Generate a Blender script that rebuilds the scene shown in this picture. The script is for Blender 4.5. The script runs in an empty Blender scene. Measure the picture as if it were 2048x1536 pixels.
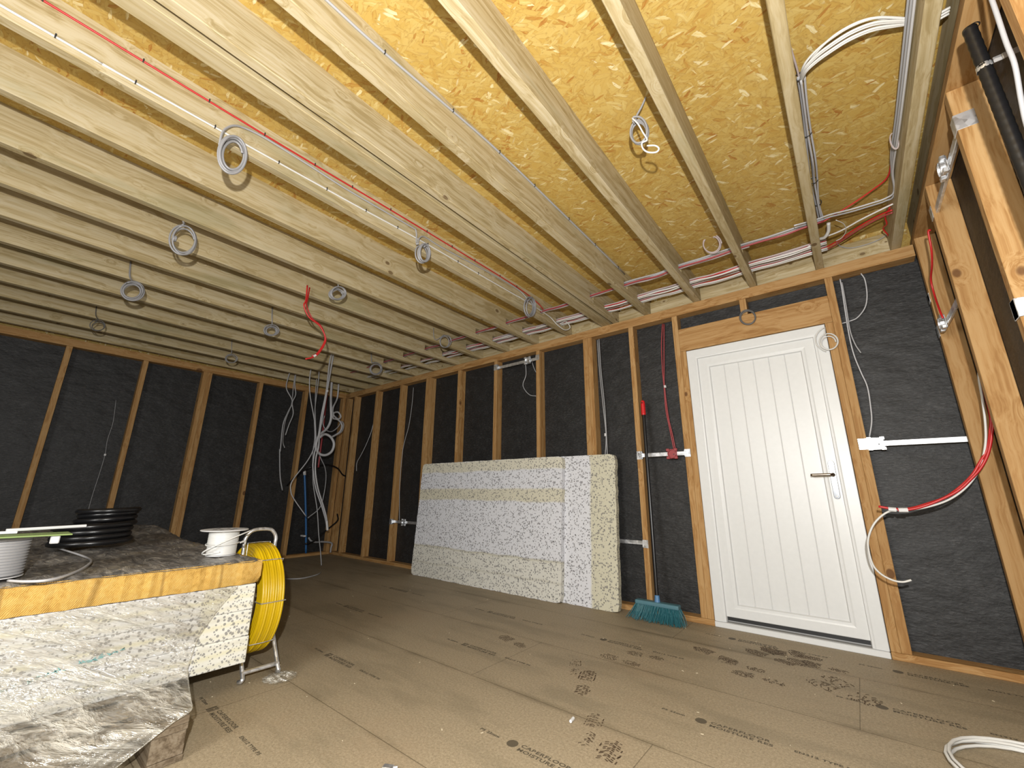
import bpy, bmesh, math, random
from mathutils import Vector, Matrix
random.seed(7)
SC = bpy.context.scene
COL = SC.collection
PI = math.pi

# ------------------------------------------------------------------ camera, light, exposure
CAM_H = 0.868
def set_camera():
    yaw, pitch, roll = math.radians(39.086), math.radians(14.878), math.radians(0.434)
    cy, sy, cp, sp = math.cos(yaw), math.sin(yaw), math.cos(pitch), math.sin(pitch)
    f = Vector((-sy*cp, cy*cp, sp)); r = Vector((cy, sy, 0)); u = r.cross(f)
    c, s = math.cos(roll), math.sin(roll)
    r2 = c*r + s*u; u2 = -s*r + c*u
    m = Matrix(((r2.x, u2.x, -f.x, 0), (r2.y, u2.y, -f.y, 0), (r2.z, u2.z, -f.z, CAM_H), (0, 0, 0, 1)))
    cd = bpy.data.cameras.new('camera'); co = bpy.data.objects.new('camera', cd); COL.objects.link(co)
    cd.sensor_fit = 'HORIZONTAL'; cd.sensor_width = 36.0; cd.lens = 824.8*36.0/2048.0
    cd.clip_start = 0.02; cd.clip_end = 100
    co.matrix_world = m
    SC.camera = co
set_camera()

def lamp(name, kind, loc, energy, color, size, target=None):
    ld = bpy.data.lights.new(name, kind); ld.energy = energy; ld.color = color
    if kind == 'AREA':
        ld.shape = 'DISK'; ld.size = size
    else:
        ld.shadow_soft_size = size
    lo = bpy.data.objects.new(name, ld); COL.objects.link(lo); lo.location = loc
    if target is not None:
        lo.rotation_euler = (Vector(target)-Vector(loc)).to_track_quat('-Z', 'Y').to_euler()
    return lo
# the flash beside the camera, and an unseen soft fill added behind it
lamp('camera_flash', 'POINT', (0.12, -0.17, 1.13), 165, (1.0, 0.985, 0.955), 0.018)
lamp('fill_light', 'AREA', (-0.9, -2.3, 1.75), 45, (1.0, 0.985, 0.955), 1.3, (-1.6, 2.2, 1.2))
W = bpy.data.worlds.new('world'); SC.world = W; W.use_nodes = True
W.node_tree.nodes['Background'].inputs[0].default_value = (0.9, 0.95, 1.0, 1)
W.node_tree.nodes['Background'].inputs[1].default_value = 0.03
SC.view_settings.view_transform = 'Standard'
SC.view_settings.look = 'None'
SC.view_settings.gamma = 1.0
SC.view_settings.use_curve_mapping = False
SC.view_settings.exposure = 1.08

# ------------------------------------------------------------------ materials
def lin(c):
    return tuple(((v/255.0)/12.92 if v/255.0 <= 0.04045 else ((v/255.0+0.055)/1.055)**2.4) for v in c) + (1.0,)
class NT:
    """small builder for node materials"""
    def __init__(self, name):
        self.m = bpy.data.materials.new(name); self.m.use_nodes = True
        self.t = self.m.node_tree; self.t.nodes.clear()
        self.out = self.t.nodes.new('ShaderNodeOutputMaterial')
    def put(self, sock, v):
        if isinstance(v, bpy.types.NodeSocket): self.t.links.new(v, sock)
        elif v is not None:
            try: sock.default_value = v
            except Exception: sock.default_value = tuple(v)[:3]
    def n(self, typ, ins=None, **props):
        nd = self.t.nodes.new('ShaderNode'+typ)
        for k, v in props.items(): setattr(nd, k, v)
        for k, v in (ins or {}).items(): self.put(nd.inputs[k], v)
        return nd
    def math(self, op, a, b=0.0, c=None, clamp=False):
        nd = self.n('Math', {0: a, 1: b}, operation=op, use_clamp=clamp)
        if c is not None: self.put(nd.inputs[2], c)
        return nd.outputs[0]
    def vmath(self, op, a, b):
        return self.n('VectorMath', {0: a, 1: b}, operation=op).outputs[0]
    def ramp(self, fac, stops, interp='LINEAR'):
        nd = self.n('ValToRGB', {0: fac}); cr = nd.color_ramp; cr.interpolation = interp
        while len(cr.elements) < len(stops): cr.elements.new(0.5)
        for e, (p, c) in zip(cr.elements, stops):
            e.position = p; e.color = c if len(c) == 4 else tuple(c)+(1,)
        return nd.outputs[0]
    def mix(self, fac, a, b, blend='MIX'):
        nd = self.n('Mix', None, data_type='RGBA', blend_type=blend)
        self.put(nd.inputs[0], fac); self.put(nd.inputs[6], a); self.put(nd.inputs[7], b)
        return nd.outputs[2]
    def step(self, v, lo, hi):
        return self.n('MapRange', {0: v, 1: lo, 2: hi, 3: 0.0, 4: 1.0}, interpolation_type='SMOOTHSTEP').outputs[0]
    def noise(self, vec, scale, detail=3.0, rough=0.55, dist=0.0):
        return self.n('TexNoise', {'Vector': vec, 'Scale': scale, 'Detail': detail, 'Roughness': rough, 'Distortion': dist}).outputs[0]
    def vor(self, vec, scale, feature='F1', rand=1.0):
        return self.n('TexVoronoi', {'Vector': vec, 'Scale': scale, 'Randomness': rand}, feature=feature)
    def obj(self): return self.n('TexCoord').outputs['Object']
    def rnd(self): return self.n('ObjectInfo').outputs['Random']
    def bsdf(self, color, rough=0.6, metal=0.0, bump=None, bump_s=0.2, bump_d=0.002, spec=0.5, **kw):
        b = self.n('BsdfPrincipled')
        self.put(b.inputs['Base Color'], color); self.put(b.inputs['Roughness'], rough); self.put(b.inputs['Metallic'], metal)
        self.put(b.inputs['Specular IOR Level'], spec)
        for k, v in kw.items(): self.put(b.inputs[k], v)
        if bump is not None:
            bp = self.n('Bump', {'Strength': bump_s, 'Distance': bump_d, 'Height': bump}); self.t.links.new(bp.outputs[0], b.inputs['Normal'])
        self.t.links.new(b.outputs[0], self.out.inputs[0])
        self.b = b
        return self.m
def plain(name, c, rough=0.5, metal=0.0, spec=0.5):
    t = NT(name)
    v = t.noise(t.obj(), 35.0, 2.0)
    col = t.mix(t.math('MULTIPLY', v, 0.25), c, tuple(x*0.7 for x in c[:3])+(1,))
    return t.bsdf(col, rough, metal, spec=spec)

def wood(name, axis, base, dark, light, knotc, stain=None, cell=(5.2, 3.6), kfrac=0.12, krad=0.115):
    t = NT(name)
    off = t.n('CombineXYZ', {0: t.math('MULTIPLY', t.rnd(), 31.0), 1: t.math('MULTIPLY', t.rnd(), 17.0), 2: t.math('MULTIPLY', t.rnd(), 23.0)}).outputs[0]
    p = t.vmath('ADD', t.obj(), off)
    ks = [cell[0]]*3; ks[axis] = cell[1]
    kv = t.vor(t.vmath('MULTIPLY', p, tuple(ks)), 1.0)
    d = kv.outputs['Distance']; kr = t.n('SeparateColor', {0: kv.outputs['Color']}).outputs[0]
    rad = t.math('MULTIPLY', t.math('SUBTRACT', kr, kfrac), krad)                # some cells hold a knot, most a small one
    near = t.math('SUBTRACT', 1.0, t.step(d, 0.0, 0.30))
    gs = [36.0, 36.0, 36.0]; gs[axis] = 0.9
    wn = t.n('VectorMath', {0: t.n('CombineXYZ', {0: near, 1: near, 2: near}).outputs[0]}, operation='SCALE'); t.put(wn.inputs['Scale'], 1.6)
    big = t.noise(p, 2.4, 2.0)
    wn2 = t.n('VectorMath', {0: t.n('CombineXYZ', {0: big, 1: big, 2: big}).outputs[0]}, operation='SCALE'); t.put(wn2.inputs['Scale'], 3.0)
    gv = t.vmath('ADD', t.vmath('ADD', t.vmath('MULTIPLY', p, tuple(gs)), wn.outputs[0]), wn2.outputs[0])
    g = t.noise(gv, 1.0, 4.0, 0.6)
    g2 = t.noise(gv, 3.2, 3.0, 0.6)
    grain = t.step(t.math('ADD', t.math('MULTIPLY', g, 0.62), t.math('MULTIPLY', g2, 0.38)), 0.37, 0.63)
    col = t.ramp(grain, [(0.0, dark), (0.45, base), (1.0, light)])
    tone = t.step(t.math('FRACT', t.math('MULTIPLY', t.rnd(), 7.3)), 0.0, 1.0)
    col = t.mix(t.math('MULTIPLY', tone, 0.28), col, t.mix(0.5, dark, base))
    if stain is not None:
        s = t.step(t.noise(t.vmath('MULTIPLY', p, tuple(1.2 if i == axis else 6.0 for i in range(3))), 1.0, 3.0), 0.56, 0.72)
        col = t.mix(t.math('MULTIPLY', s, 0.42), col, stain)
    ring = t.math('SUBTRACT', 1.0, t.step(t.math('SUBTRACT', d, rad), 0.0, 0.035))
    halo = t.math('MULTIPLY', t.math('SUBTRACT', 1.0, t.step(t.math('SUBTRACT', d, rad), 0.0, 0.11)), t.step(kr, 0.2, 0.4))
    ring = t.math('MULTIPLY', ring, t.step(kr, 0.22, 0.27))
    col = t.mix(t.math('MULTIPLY', halo, 0.30), col, dark)
    col = t.mix(t.math('MULTIPLY', ring, 0.82), col, knotc)
    rot = t.noise(p, 90.0, 2.0)
    return t.bsdf(col, 0.72, bump=t.math('ADD', grain, t.math('MULTIPLY', rot, 0.4)), bump_s=0.25, bump_d=0.0012, spec=0.3)
def wood3(name, *a, **k): return [wood(name+'_'+'xyz'[i], i, *a, **k) for i in range(3)]
TREATED = wood3('treated_pine', (0.3978, 0.3196, 0.1768, 1), (0.2924, 0.221, 0.102, 1), (0.4624, 0.391, 0.255, 1), (0.1156, 0.068, 0.0272, 1), stain=(0.2244, 0.2108, 0.1122, 1), cell=(7.5, 5.2), kfrac=0.20, krad=0.13)
STUD = wood3('orange_stud_pine', (0.3604, 0.204, 0.0748, 1), (0.2686, 0.1326, 0.03944, 1), (0.4216, 0.2618, 0.1122, 1), (0.0952, 0.0374, 0.01088, 1))
PALLETW = wood3('pallet_wood', (0.1564, 0.119, 0.0782, 1), (0.0816, 0.0578, 0.034, 1), (0.2108, 0.17, 0.119, 1), (0.0408, 0.0238, 0.01224, 1))

def make_osb():
    t = NT('oriented_strand_board'); p = t.obj()
    stops = [(0.0, (0.31, 0.135, 0.025, 1)), (0.05, (0.36, 0.20, 0.042, 1)), (0.16, (0.405, 0.262, 0.060, 1)), (0.50, (0.430, 0.292, 0.078, 1)), (0.82, (0.455, 0.328, 0.102, 1)), (0.93, (0.53, 0.42, 0.18, 1)), (1.0, (0.60, 0.515, 0.30, 1))]
    col = None; hgt = None
    layers = [(0.25, 9, 26, 0.0), (1.05, 11, 40, 3.7), (-0.55, 12, 44, 8.1), (1.75, 10, 42, 12.9), (0.6, 14, 62, 21.3), (-1.1, 15, 70, 33.1), (2.4, 13, 64, 41.7), (0.05, 22, 90, 55.1)]
    for i, (ang, sx, sy, seed) in enumerate(layers):
        rt = t.n('VectorRotate', {'Vector': p, 'Angle': ang}, rotation_type='Z_AXIS').outputs[0]
        mp = t.vmath('ADD', t.vmath('MULTIPLY', rt, (sx, sy, 30.0)), (seed, seed*0.7, 0.0))
        wob = t.noise(p, 16.0, 3.0)
        vv = t.vmath('ADD', mp, t.n('CombineXYZ', {0: t.math('MULTIPLY', wob, 0.5), 1: t.math('MULTIPLY', wob, 1.9), 2: 0.0}).outputs[0])
        v = t.vor(vv, 1.0); sp = t.n('SeparateColor', {0: v.outputs['Color']})
        streak = t.noise(t.vmath('MULTIPLY', vv, (0.8, 3.0, 1.0)), 1.3, 3.0)
        tone = t.math('ADD', t.math('MULTIPLY', sp.outputs[0], 0.70 if i < 4 else 1.0), t.math('ADD', t.math('MULTIPLY', t.math('SUBTRACT', streak, 0.5), 0.5), 0.10 if i < 4 else 0.0))
        c = t.ramp(tone, stops)
        if col is None: col, hgt = c, sp.outputs[0]
        else:
            th = 0.62 if i < 4 else 0.74
            pick = t.math('MULTIPLY', t.step(sp.outputs[1], th, th+0.005), t.math('SUBTRACT', 1.0, t.step(v.outputs['Distance'], 0.55, 0.62)))
            edge = t.step(v.outputs['Distance'], 0.40, 0.60)
            c = t.mix(t.math('MULTIPLY', edge, 0.45), c, (0.27, 0.145, 0.030, 1))
            col = t.mix(pick, col, c); hgt = t.mix(pick, hgt, sp.outputs[2])
    fleck = t.step(t.noise(t.vmath('MULTIPLY', p, (1.0, 2.2, 1.0)), 60.0, 2.0), 0.64, 0.70)
    col = t.mix(t.math('MULTIPLY', fleck, 0.45), col, (0.20, 0.095, 0.02, 1))
    return t.bsdf(col, 0.6, bump=hgt, bump_s=0.3, bump_d=0.002, spec=0.35)
OSB = make_osb()

def make_floor():
    t = NT('chipboard_flooring'); p = t.obj(); s = t.n('SeparateXYZ', {0: p}); x, y = s.outputs[0], s.outputs[1]
    a = t.noise(p, 420.0, 2.0, 0.7); b = t.noise(p, 110.0, 3.0, 0.6); c = t.noise(p, 1.6, 4.0, 0.6)
    col = t.ramp(t.math('ADD', t.math('MULTIPLY', a, 0.6), t.math('MULTIPLY', b, 0.4)), [(0.34, (0.1744, 0.1357, 0.08372, 1)), (0.5, (0.3023, 0.2442, 0.1589, 1)), (0.64, (0.4341, 0.3605, 0.2481, 1))])
    st = t.noise(t.vmath('MULTIPLY', p, (1.0, 3.5, 1.0)), 1.3, 5.0, 0.65)
    col = t.mix(t.math('MULTIPLY', t.step(st, 0.46, 0.66), 0.42), col, (0.1667, 0.1395, 0.08915, 1))
    col = t.mix(t.math('MULTIPLY', t.step(c, 0.52, 0.75), 0.25), col, (0.3101, 0.2171, 0.1318, 1))
    # board joints: every 605 mm across the room, staggered ends
    row = t.math('DIVIDE', t.math('SUBTRACT', y, 0.485), 0.605)
    wobble = t.math('MULTIPLY', t.math('SUBTRACT', b, 0.5), 0.004)
    fy = t.math('ABSOLUTE', t.math('SUBTRACT', t.math('FRACT', t.math('ADD', row, t.math('ADD', 20.5, wobble))), 0.5))
    rowi = t.math('FLOOR', t.math('ADD', row, 20.0))
    stag = t.math('MULTIPLY', t.math('FRACT', t.math('MULTIPLY', rowi, 0.3793)), 2.4)
    fx = t.math('ABSOLUTE', t.math('SUBTRACT', t.math('FRACT', t.math('ADD', t.math('DIVIDE', t.math('ADD', t.math('ADD', x, 1.589), t.math('SUBTRACT', stag, 0.7934)), 2.4), 20.5)), 0.5))
    l1 = t.math('SUBTRACT', 1.0, t.step(fy, 0.0012, 0.0050)); l2 = t.math('SUBTRACT', 1.0, t.step(fx, 0.0003, 0.0011))
    smear = t.math('SUBTRACT', 1.0, t.step(fy, 0.0, 0.06))
    line = t.math('MAXIMUM', l1, l2)
    col = t.mix(t.math('MULTIPLY', smear, t.math('MULTIPLY', t.step(st, 0.4, 0.62), 0.4)), col, (0.1085, 0.0814, 0.04264, 1))
    col = t.mix(t.math('MULTIPLY', line, 0.62), col, (0.06589, 0.04651, 0.02326, 1))
    return t.bsdf(col, 0.62, bump=t.math('SUBTRACT', t.math('MULTIPLY', a, 0.4), line), bump_s=0.25, bump_d=0.0015, spec=0.3)
FLOOR = make_floor()

def make_membrane():
    t = NT('black_breather_membrane'); p = t.obj()
    a = t.noise(t.vmath('MULTIPLY', p, (1.0, 1.0, 2.6)), 42.0, 4.0, 0.65, 0.6); b = t.noise(p, 9.0, 3.0); w = t.noise(t.vmath('MULTIPLY', p, (1, 1, 2.0)), 5.0, 3.0)
    col = t.ramp(t.math('ADD', t.math('MULTIPLY', a, 0.75), t.math('MULTIPLY', b, 0.25)), [(0.36, (0.0085, 0.0083, 0.0081, 1)), (0.52, (0.0155, 0.0153, 0.0153, 1)), (0.68, (0.043, 0.0425, 0.0425, 1))])
    return t.bsdf(col, 0.55, bump=t.math('ADD', a, t.math('MULTIPLY', w, 6.0)), bump_s=0.5, bump_d=0.004, spec=0.4)
MEMBRANE = make_membrane()

def make_eps(name, bands):
    """white polystyrene with dark beads; bands = (axis, lo, hi, colour, amount) stained strips"""
    t = NT(name); p = t.obj(); s = t.n('SeparateXYZ', {0: p})
    v = t.vor(p, 78.0); sp = t.n('SeparateColor', {0: v.outputs['Color']})
    v2 = t.vor(p, 27.0); sp2 = t.n('SeparateColor', {0: v2.outputs['Color']})
    base = t.mix(t.noise(p, 160.0, 1.0), (0.5617, 0.5697, 0.6018, 1), (0.666, 0.674, 0.7061, 1))
    wv = t.noise(p, 3.0, 3.0)
    for ax, lo, hi, c, am in bands:
        z = t.math('ADD', s.outputs[ax], t.math('MULTIPLY', t.math('SUBTRACT', wv, 0.5), 0.05))
        m = t.math('MULTIPLY', t.step(z, lo-0.012, lo+0.012), t.math('SUBTRACT', 1.0, t.step(z, hi-0.012, hi+0.012)))
        base = t.mix(t.math('MULTIPLY', m, am), base, c)
    r = t.math('MULTIPLY', t.math('SUBTRACT', 0.72, sp.outputs[0]), 0.95)
    dot = t.math('SUBTRACT', 1.0, t.step(t.math('SUBTRACT', v.outputs['Distance'], r), -0.06, 0.06))
    col = t.mix(t.math('MULTIPLY', dot, 0.75), base, (0.1364, 0.1324, 0.1364, 1))
    dot2 = t.math('MULTIPLY', t.math('SUBTRACT', 1.0, t.step(v2.outputs['Distance'], 0.10, 0.17)), t.step(sp2.outputs[1], 0.90, 0.92))
    col = t.mix(t.math('MULTIPLY', dot2, 0.9), col, (0.01605, 0.01605, 0.01765, 1))
    return t.bsdf(col, 0.75, bump=v.outputs['Distance'], bump_s=0.15, bump_d=0.001, spec=0.25)
YEL = (0.5456, 0.4975, 0.3049, 1); YEL2 = (0.5777, 0.5537, 0.4253, 1)
EPS_A = make_eps('bead_polystyrene_front', [(2, 0.49, 0.60, (0.5777, 0.5296, 0.337, 1), 0.6), (2, 0.20, 0.315, YEL, 0.65), (2, -0.30, -0.285, (0.2728, 0.2407, 0.1284, 1), 0.7), (2, -0.60, -0.29, YEL2, 0.55), (2, -0.46, -0.45, (0.2889, 0.2568, 0.1605, 1), 0.4)])
EPS_B = make_eps('bead_polystyrene_back', [(0, 0.98, 1.25, (0.5135, 0.4814, 0.329, 1), 0.8)])
EPS_C = make_eps('bead_polystyrene_stack', [(2, -0.0, 0.012, (0.5617, 0.5135, 0.2889, 1), 0.8), (2, 0.03, 0.037, (0.321, 0.2889, 0.2006, 1), 0.6), (2, -0.035, -0.028, (0.4413, 0.4012, 0.2407, 1), 0.7), (1, 0.40, 0.62, (0.5777, 0.5456, 0.3691, 1), 0.45)])

def make_foam():
    t = NT('yellow_rigid_foam'); p = t.obj()
    a = t.noise(p, 55.0, 4.0, 0.65); b = t.noise(p, 7.0, 3.0); s = t.n('SeparateXYZ', {0: p})
    ticks = t.n('TexWave', {'Vector': t.n('VectorRotate', {'Vector': p, 'Angle': 0.55}, rotation_type='X_AXIS').outputs[0], 'Scale': 62.0, 'Distortion': 5.0, 'Detail': 2.0}, bands_direction='Y').outputs[1]
    col = t.ramp(t.math('ADD', t.math('MULTIPLY', a, 0.6), t.math('MULTIPLY', b, 0.4)), [(0.33, (0.306, 0.17, 0.034, 1)), (0.5, (0.476, 0.2856, 0.0714, 1)), (0.7, (0.544, 0.3604, 0.1156, 1))])
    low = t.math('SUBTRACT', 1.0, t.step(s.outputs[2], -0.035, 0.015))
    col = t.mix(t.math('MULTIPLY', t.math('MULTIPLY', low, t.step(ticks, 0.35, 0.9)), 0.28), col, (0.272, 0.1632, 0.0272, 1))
    crack = t.math('SUBTRACT', 1.0, t.step(t.vor(t.vmath('MULTIPLY', p, (1, 3.2, 0.2)), 1.0, 'DISTANCE_TO_EDGE').outputs['Distance'], 0.004, 0.02))
    col = t.mix(t.math('MULTIPLY', crack, 0.5), col, (0.1496, 0.0816, 0.0204, 1))
    return t.bsdf(col, 0.85, bump=t.math('ADD', a, t.math('MULTIPLY', ticks, 0.5)), bump_s=0.6, bump_d=0.004, spec=0.2)
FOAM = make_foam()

def make_sheet():
    t = NT('grey_plastic_sheet'); p = t.obj()
    a = t.noise(t.vmath('MULTIPLY', p, (1.4, 4.0, 1.0)), 6.0, 5.0, 0.7, 1.2); d = t.vor(p, 30.0); sp = t.n('SeparateColor', {0: d.outputs['Color']})
    col = t.ramp(a, [(0.35, (0.08092, 0.0763, 0.07167, 1)), (0.52, (0.185, 0.1734, 0.1595, 1)), (0.70, (0.4393, 0.4046, 0.3468, 1))])
    dust = t.step(t.noise(p, 4.0, 4.0), 0.55, 0.75)
    col = t.mix(t.math('MULTIPLY', dust, 0.35), col, (0.4624, 0.3815, 0.2312, 1))
    bit = t.math('MULTIPLY', t.math('SUBTRACT', 1.0, t.step(d.outputs['Distance'], 0.08, 0.16)), t.step(sp.outputs[0], 0.86, 0.88))
    col = t.mix(bit, col, (0.7167, 0.578, 0.3468, 1))
    return t.bsdf(col, 0.32, bump=a, bump_s=0.9, bump_d=0.010, spec=0.5)
SHEET = make_sheet()

def make_film():
    t = NT('clear_stretch_film'); p = t.obj()
    q = t.vmath('MULTIPLY', t.n('VectorRotate', {'Vector': p, 'Angle': 0.42}, rotation_type='X_AXIS').outputs[0], (6.0, 2.6, 24.0))
    a = t.noise(q, 1.0, 5.0, 0.65, 0.8); b = t.noise(t.vmath('MULTIPLY', q, (3, 3, 3)), 1.0, 3.0, 0.6, 0.6)
    h = t.math('ADD', a, t.math('MULTIPLY', b, 0.35))
    bp = t.n('Bump', {'Strength': 1.0, 'Distance': 0.035, 'Height': h}).outputs[0]
    tr = t.n('BsdfTransparent', {0: (0.92, 0.91, 0.87, 1)}).outputs[0]
    df = t.n('BsdfDiffuse', {0: (0.66, 0.64, 0.57, 1), 'Normal': bp}).outputs[0]
    gl = t.n('BsdfGlossy', {0: (1, 1, 1, 1), 'Roughness': 0.20, 'Normal': bp}).outputs[0]
    m1 = t.n('MixShader', {0: t.math('ADD', 0.12, t.math('MULTIPLY', t.step(h, 0.58, 0.88), 0.70)), 1: tr, 2: df}).outputs[0]
    m2 = t.n('MixShader', {0: t.math('ADD', 0.10, t.math('MULTIPLY', t.step(b, 0.45, 0.65), 0.30)), 1: m1, 2: gl}).outputs[0]
    t.t.links.new(m2, t.out.inputs[0])
    return t.m
FILM = make_film()

def make_galv():
    t = NT('galvanised_steel'); p = t.obj()
    v = t.vor(p, 55.0); s = t.n('SeparateColor', {0: v.outputs['Color']}).outputs[0]
    col = t.mix(s, (0.62, 0.64, 0.66, 1), (0.82, 0.83, 0.85, 1))
    return t.bsdf(col, t.math('ADD', 0.28, t.math('MULTIPLY', s, 0.2)), 0.85)
GALV = make_galv()
PVC = plain('white_pvc', (0.6142, 0.6253, 0.6216, 1), 0.38)
SILL = plain('grey_sill', (0.333, 0.333, 0.3256, 1), 0.45)
RUBBER = plain('black_rubber', (0.00888, 0.00888, 0.00962, 1), 0.5)
CHROME = plain('chrome', (0.518, 0.5328, 0.555, 1), 0.10, 1.0)
STEELD = plain('bronze_steel', (0.333, 0.2738, 0.2146, 1), 0.22, 1.0)
GREYC = plain('grey_cable_jacket', (0.3256, 0.3256, 0.333, 1), 0.45)
GREYL = plain('light_grey_cable_jacket', (0.4588, 0.4588, 0.4699, 1), 0.42)
COILG = plain('coil_grey_jacket', (0.2442, 0.2405, 0.2442, 1), 0.42)
GREYD = plain('dark_grey_cable_jacket', (0.0962, 0.0925, 0.0888, 1), 0.5)
WHITEC = plain('white_cable_jacket', (0.592, 0.5846, 0.555, 1), 0.4)
PINKC = plain('pinkish_cable_jacket', (0.4144, 0.3478, 0.3404, 1), 0.45)
REDC = plain('red_cable_jacket', (0.4588, 0.01628, 0.01628, 1), 0.4)
REDD = plain('dull_red_cable_jacket', (0.296, 0.0444, 0.0481, 1), 0.45)
BLACKC = plain('black_plastic', (0.0074, 0.0074, 0.00814, 1), 0.32)
TAPE = plain('white_tape', (0.6068, 0.6068, 0.6068, 1), 0.5)
BLUE = plain('blue_pipe_plastic', (0.0222, 0.1184, 0.3108, 1), 0.4)
TEAL = plain('teal_bristle', (0.0148, 0.1036, 0.1258, 1), 0.6)
TEALH = plain('teal_plastic', (0.0666, 0.1628, 0.1998, 1), 0.5)
BLUEH = plain('blue_socket_plastic', (0.074, 0.185, 0.3478, 1), 0.5)
REDP = plain('red_plastic', (0.5328, 0.0111, 0.0148, 1), 0.35)
YELLOW = plain('yellow_rod', (0.592, 0.3922, 0.00296, 1), 0.36)
GREEN = plain('green_card', (0.222, 0.3108, 0.0962, 1), 0.6)
WHITE = plain('white_plastic', (0.6216, 0.6216, 0.6216, 1), 0.4)
INK = plain('floor_print_ink', (0.0925, 0.074, 0.04662, 1), 0.7)
MUD = plain('dried_mud', (0.0777, 0.04884, 0.02442, 1), 0.85)
NAIL = plain('dark_clip_plastic', (0.0222, 0.0222, 0.0222, 1), 0.5)
TEALINK = plain('teal_film_ink', (0.1332, 0.3108, 0.3108, 1), 0.5)

# ------------------------------------------------------------------ mesh helpers
def link(name, bm, mat, parent=None, smooth=False):
    me = bpy.data.meshes.new(name); bm.normal_update(); bm.to_mesh(me); bm.free()
    if mat is not None: me.materials.append(mat)
    if smooth:
        for f in me.polygons: f.use_smooth = True
    o = bpy.data.objects.new(name, me); COL.objects.link(o)
    if parent is not None: o.parent = parent
    return o
def tag(o, label=None, cat=None, group=None, kind=None):
    if label: o['label'] = label
    if cat: o['category'] = cat
    if group: o['group'] = group
    if kind: o['kind'] = kind
    return o
def empty(name, loc=(0, 0, 0), rot=(0, 0, 0)):
    o = bpy.data.objects.new(name, None); COL.objects.link(o); o.location = loc; o.rotation_euler = rot
    o.empty_display_size = 0.05
    return o
def recenter(o):
    """moves the object's origin to the middle of its mesh (keeps it where it is)"""
    me = o.data; n = len(me.vertices)
    lo = Vector([min(v.co[i] for v in me.vertices) for i in range(3)]); hi = Vector([max(v.co[i] for v in me.vertices) for i in range(3)])
    c = (lo+hi)/2
    me.transform(Matrix.Translation(-c)); o.location = Vector(o.location)+c
    return o
def box(bm, x0, x1, y0, y1, z0, z1, bev=0.0, seg=1):
    r = bmesh.ops.create_cube(bm, size=1.0)
    vs = r['verts']
    for v in vs:
        v.co = Vector((x0+(v.co.x+0.5)*(x1-x0), y0+(v.co.y+0.5)*(y1-y0), z0+(v.co.z+0.5)*(z1-z0)))
    if bev > 0:
        es = set(e for v in vs for e in v.link_edges)
        bmesh.ops.bevel(bm, geom=list(es), offset=bev, segments=seg, affect='EDGES', profile=0.6)
    return bm
def B(*a, **k): return box(bmesh.new(), *a, **k)
def boxes(lst, bev=0.0):
    bm = bmesh.new()
    for a in lst: box(bm, *a, bev=bev)
    return bm
def smooth_path(pts, n=6):
    P = [Vector(p) for p in pts]
    if len(P) < 3: return P
    out = []
    for i in range(len(P)-1):
        p0 = P[i-1] if i > 0 else P[0]*2-P[1]; p1, p2 = P[i], P[i+1]
        p3 = P[i+2] if i+2 < len(P) else P[-1]*2-P[-2]
        for k in range(n):
            t = k/n
            out.append(0.5*((2*p1)+(p2-p0)*t+(2*p0-5*p1+4*p2-p3)*t*t+(3*p1-p0-3*p2+p3)*t**3))
    out.append(P[-1])
    return out
def tube(bm, pts, r, n=8, closed=False, cap=True):
    P = [Vector(p) for p in pts]
    q = [P[0]]
    for p in P[1:]:
        if (p-q[-1]).length > 1e-5: q.append(p)
    P = q; N = len(P)
    if N < 2: return bm
    tang = []
    for i in range(N):
        if closed: d = P[(i+1) % N]-P[i-1]
        else: d = P[min(i+1, N-1)]-P[max(i-1, 0)]
        tang.append(d.normalized() if d.length > 1e-9 else Vector((0, 0, 1)))
    a = Vector((0, 0, 1)) if abs(tang[0].z) < 0.9 else Vector((1, 0, 0))
    u = (a-tang[0]*a.dot(tang[0])).normalized()
    rings = []
    for i in range(N):
        u = u-tang[i]*u.dot(tang[i])
        if u.length < 1e-6: u = tang[i].orthogonal()
        u.normalize(); w = tang[i].cross(u)
        rr = r[i] if isinstance(r, (list, tuple)) else r
        rings.append([bm.verts.new(P[i]+(u*math.cos(2*PI*k/n)+w*math.sin(2*PI*k/n))*rr) for k in range(n)])
    for i in range(N if closed else N-1):
        A, Bq = rings[i], rings[(i+1) % N]
        for k in range(n):
            bm.faces.new((A[k], A[(k+1) % n], Bq[(k+1) % n], Bq[k]))
    if cap and not closed:
        bm.faces.new(rings[0][::-1]); bm.faces.new(rings[-1])
    return bm
def T(pts, r, n=8, sm=6, **k): return tube(bmesh.new(), smooth_path(pts, sm), r, n, **k)
def lathe(bm, prof, n=40, center=(0, 0, 0), axis='z', caps=True):
    c = Vector(center); rings = []
    for r, h in prof:
        ring = []
        for k in range(n):
            a = 2*PI*k/n; ca, sa = math.cos(a)*r, math.sin(a)*r
            v = Vector((ca, sa, h)) if axis == 'z' else Vector((ca, h, -sa)) if axis == 'y' else Vector((h, ca, sa))
            ring.append(bm.verts.new(c+v))
        rings.append(ring)
    for i in range(len(rings)-1):
        for k in range(n):
            bm.faces.new((rings[i][k], rings[i][(k+1) % n], rings[i+1][(k+1) % n], rings[i+1][k]))
    if not caps: return bm
    if prof[0][0] > 1e-6 and prof[0] != prof[-1]: bm.faces.new(rings[0][::-1])
    if prof[-1][0] > 1e-6 and prof[0] != prof[-1]: bm.faces.new(rings[-1])
    return bm
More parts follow.
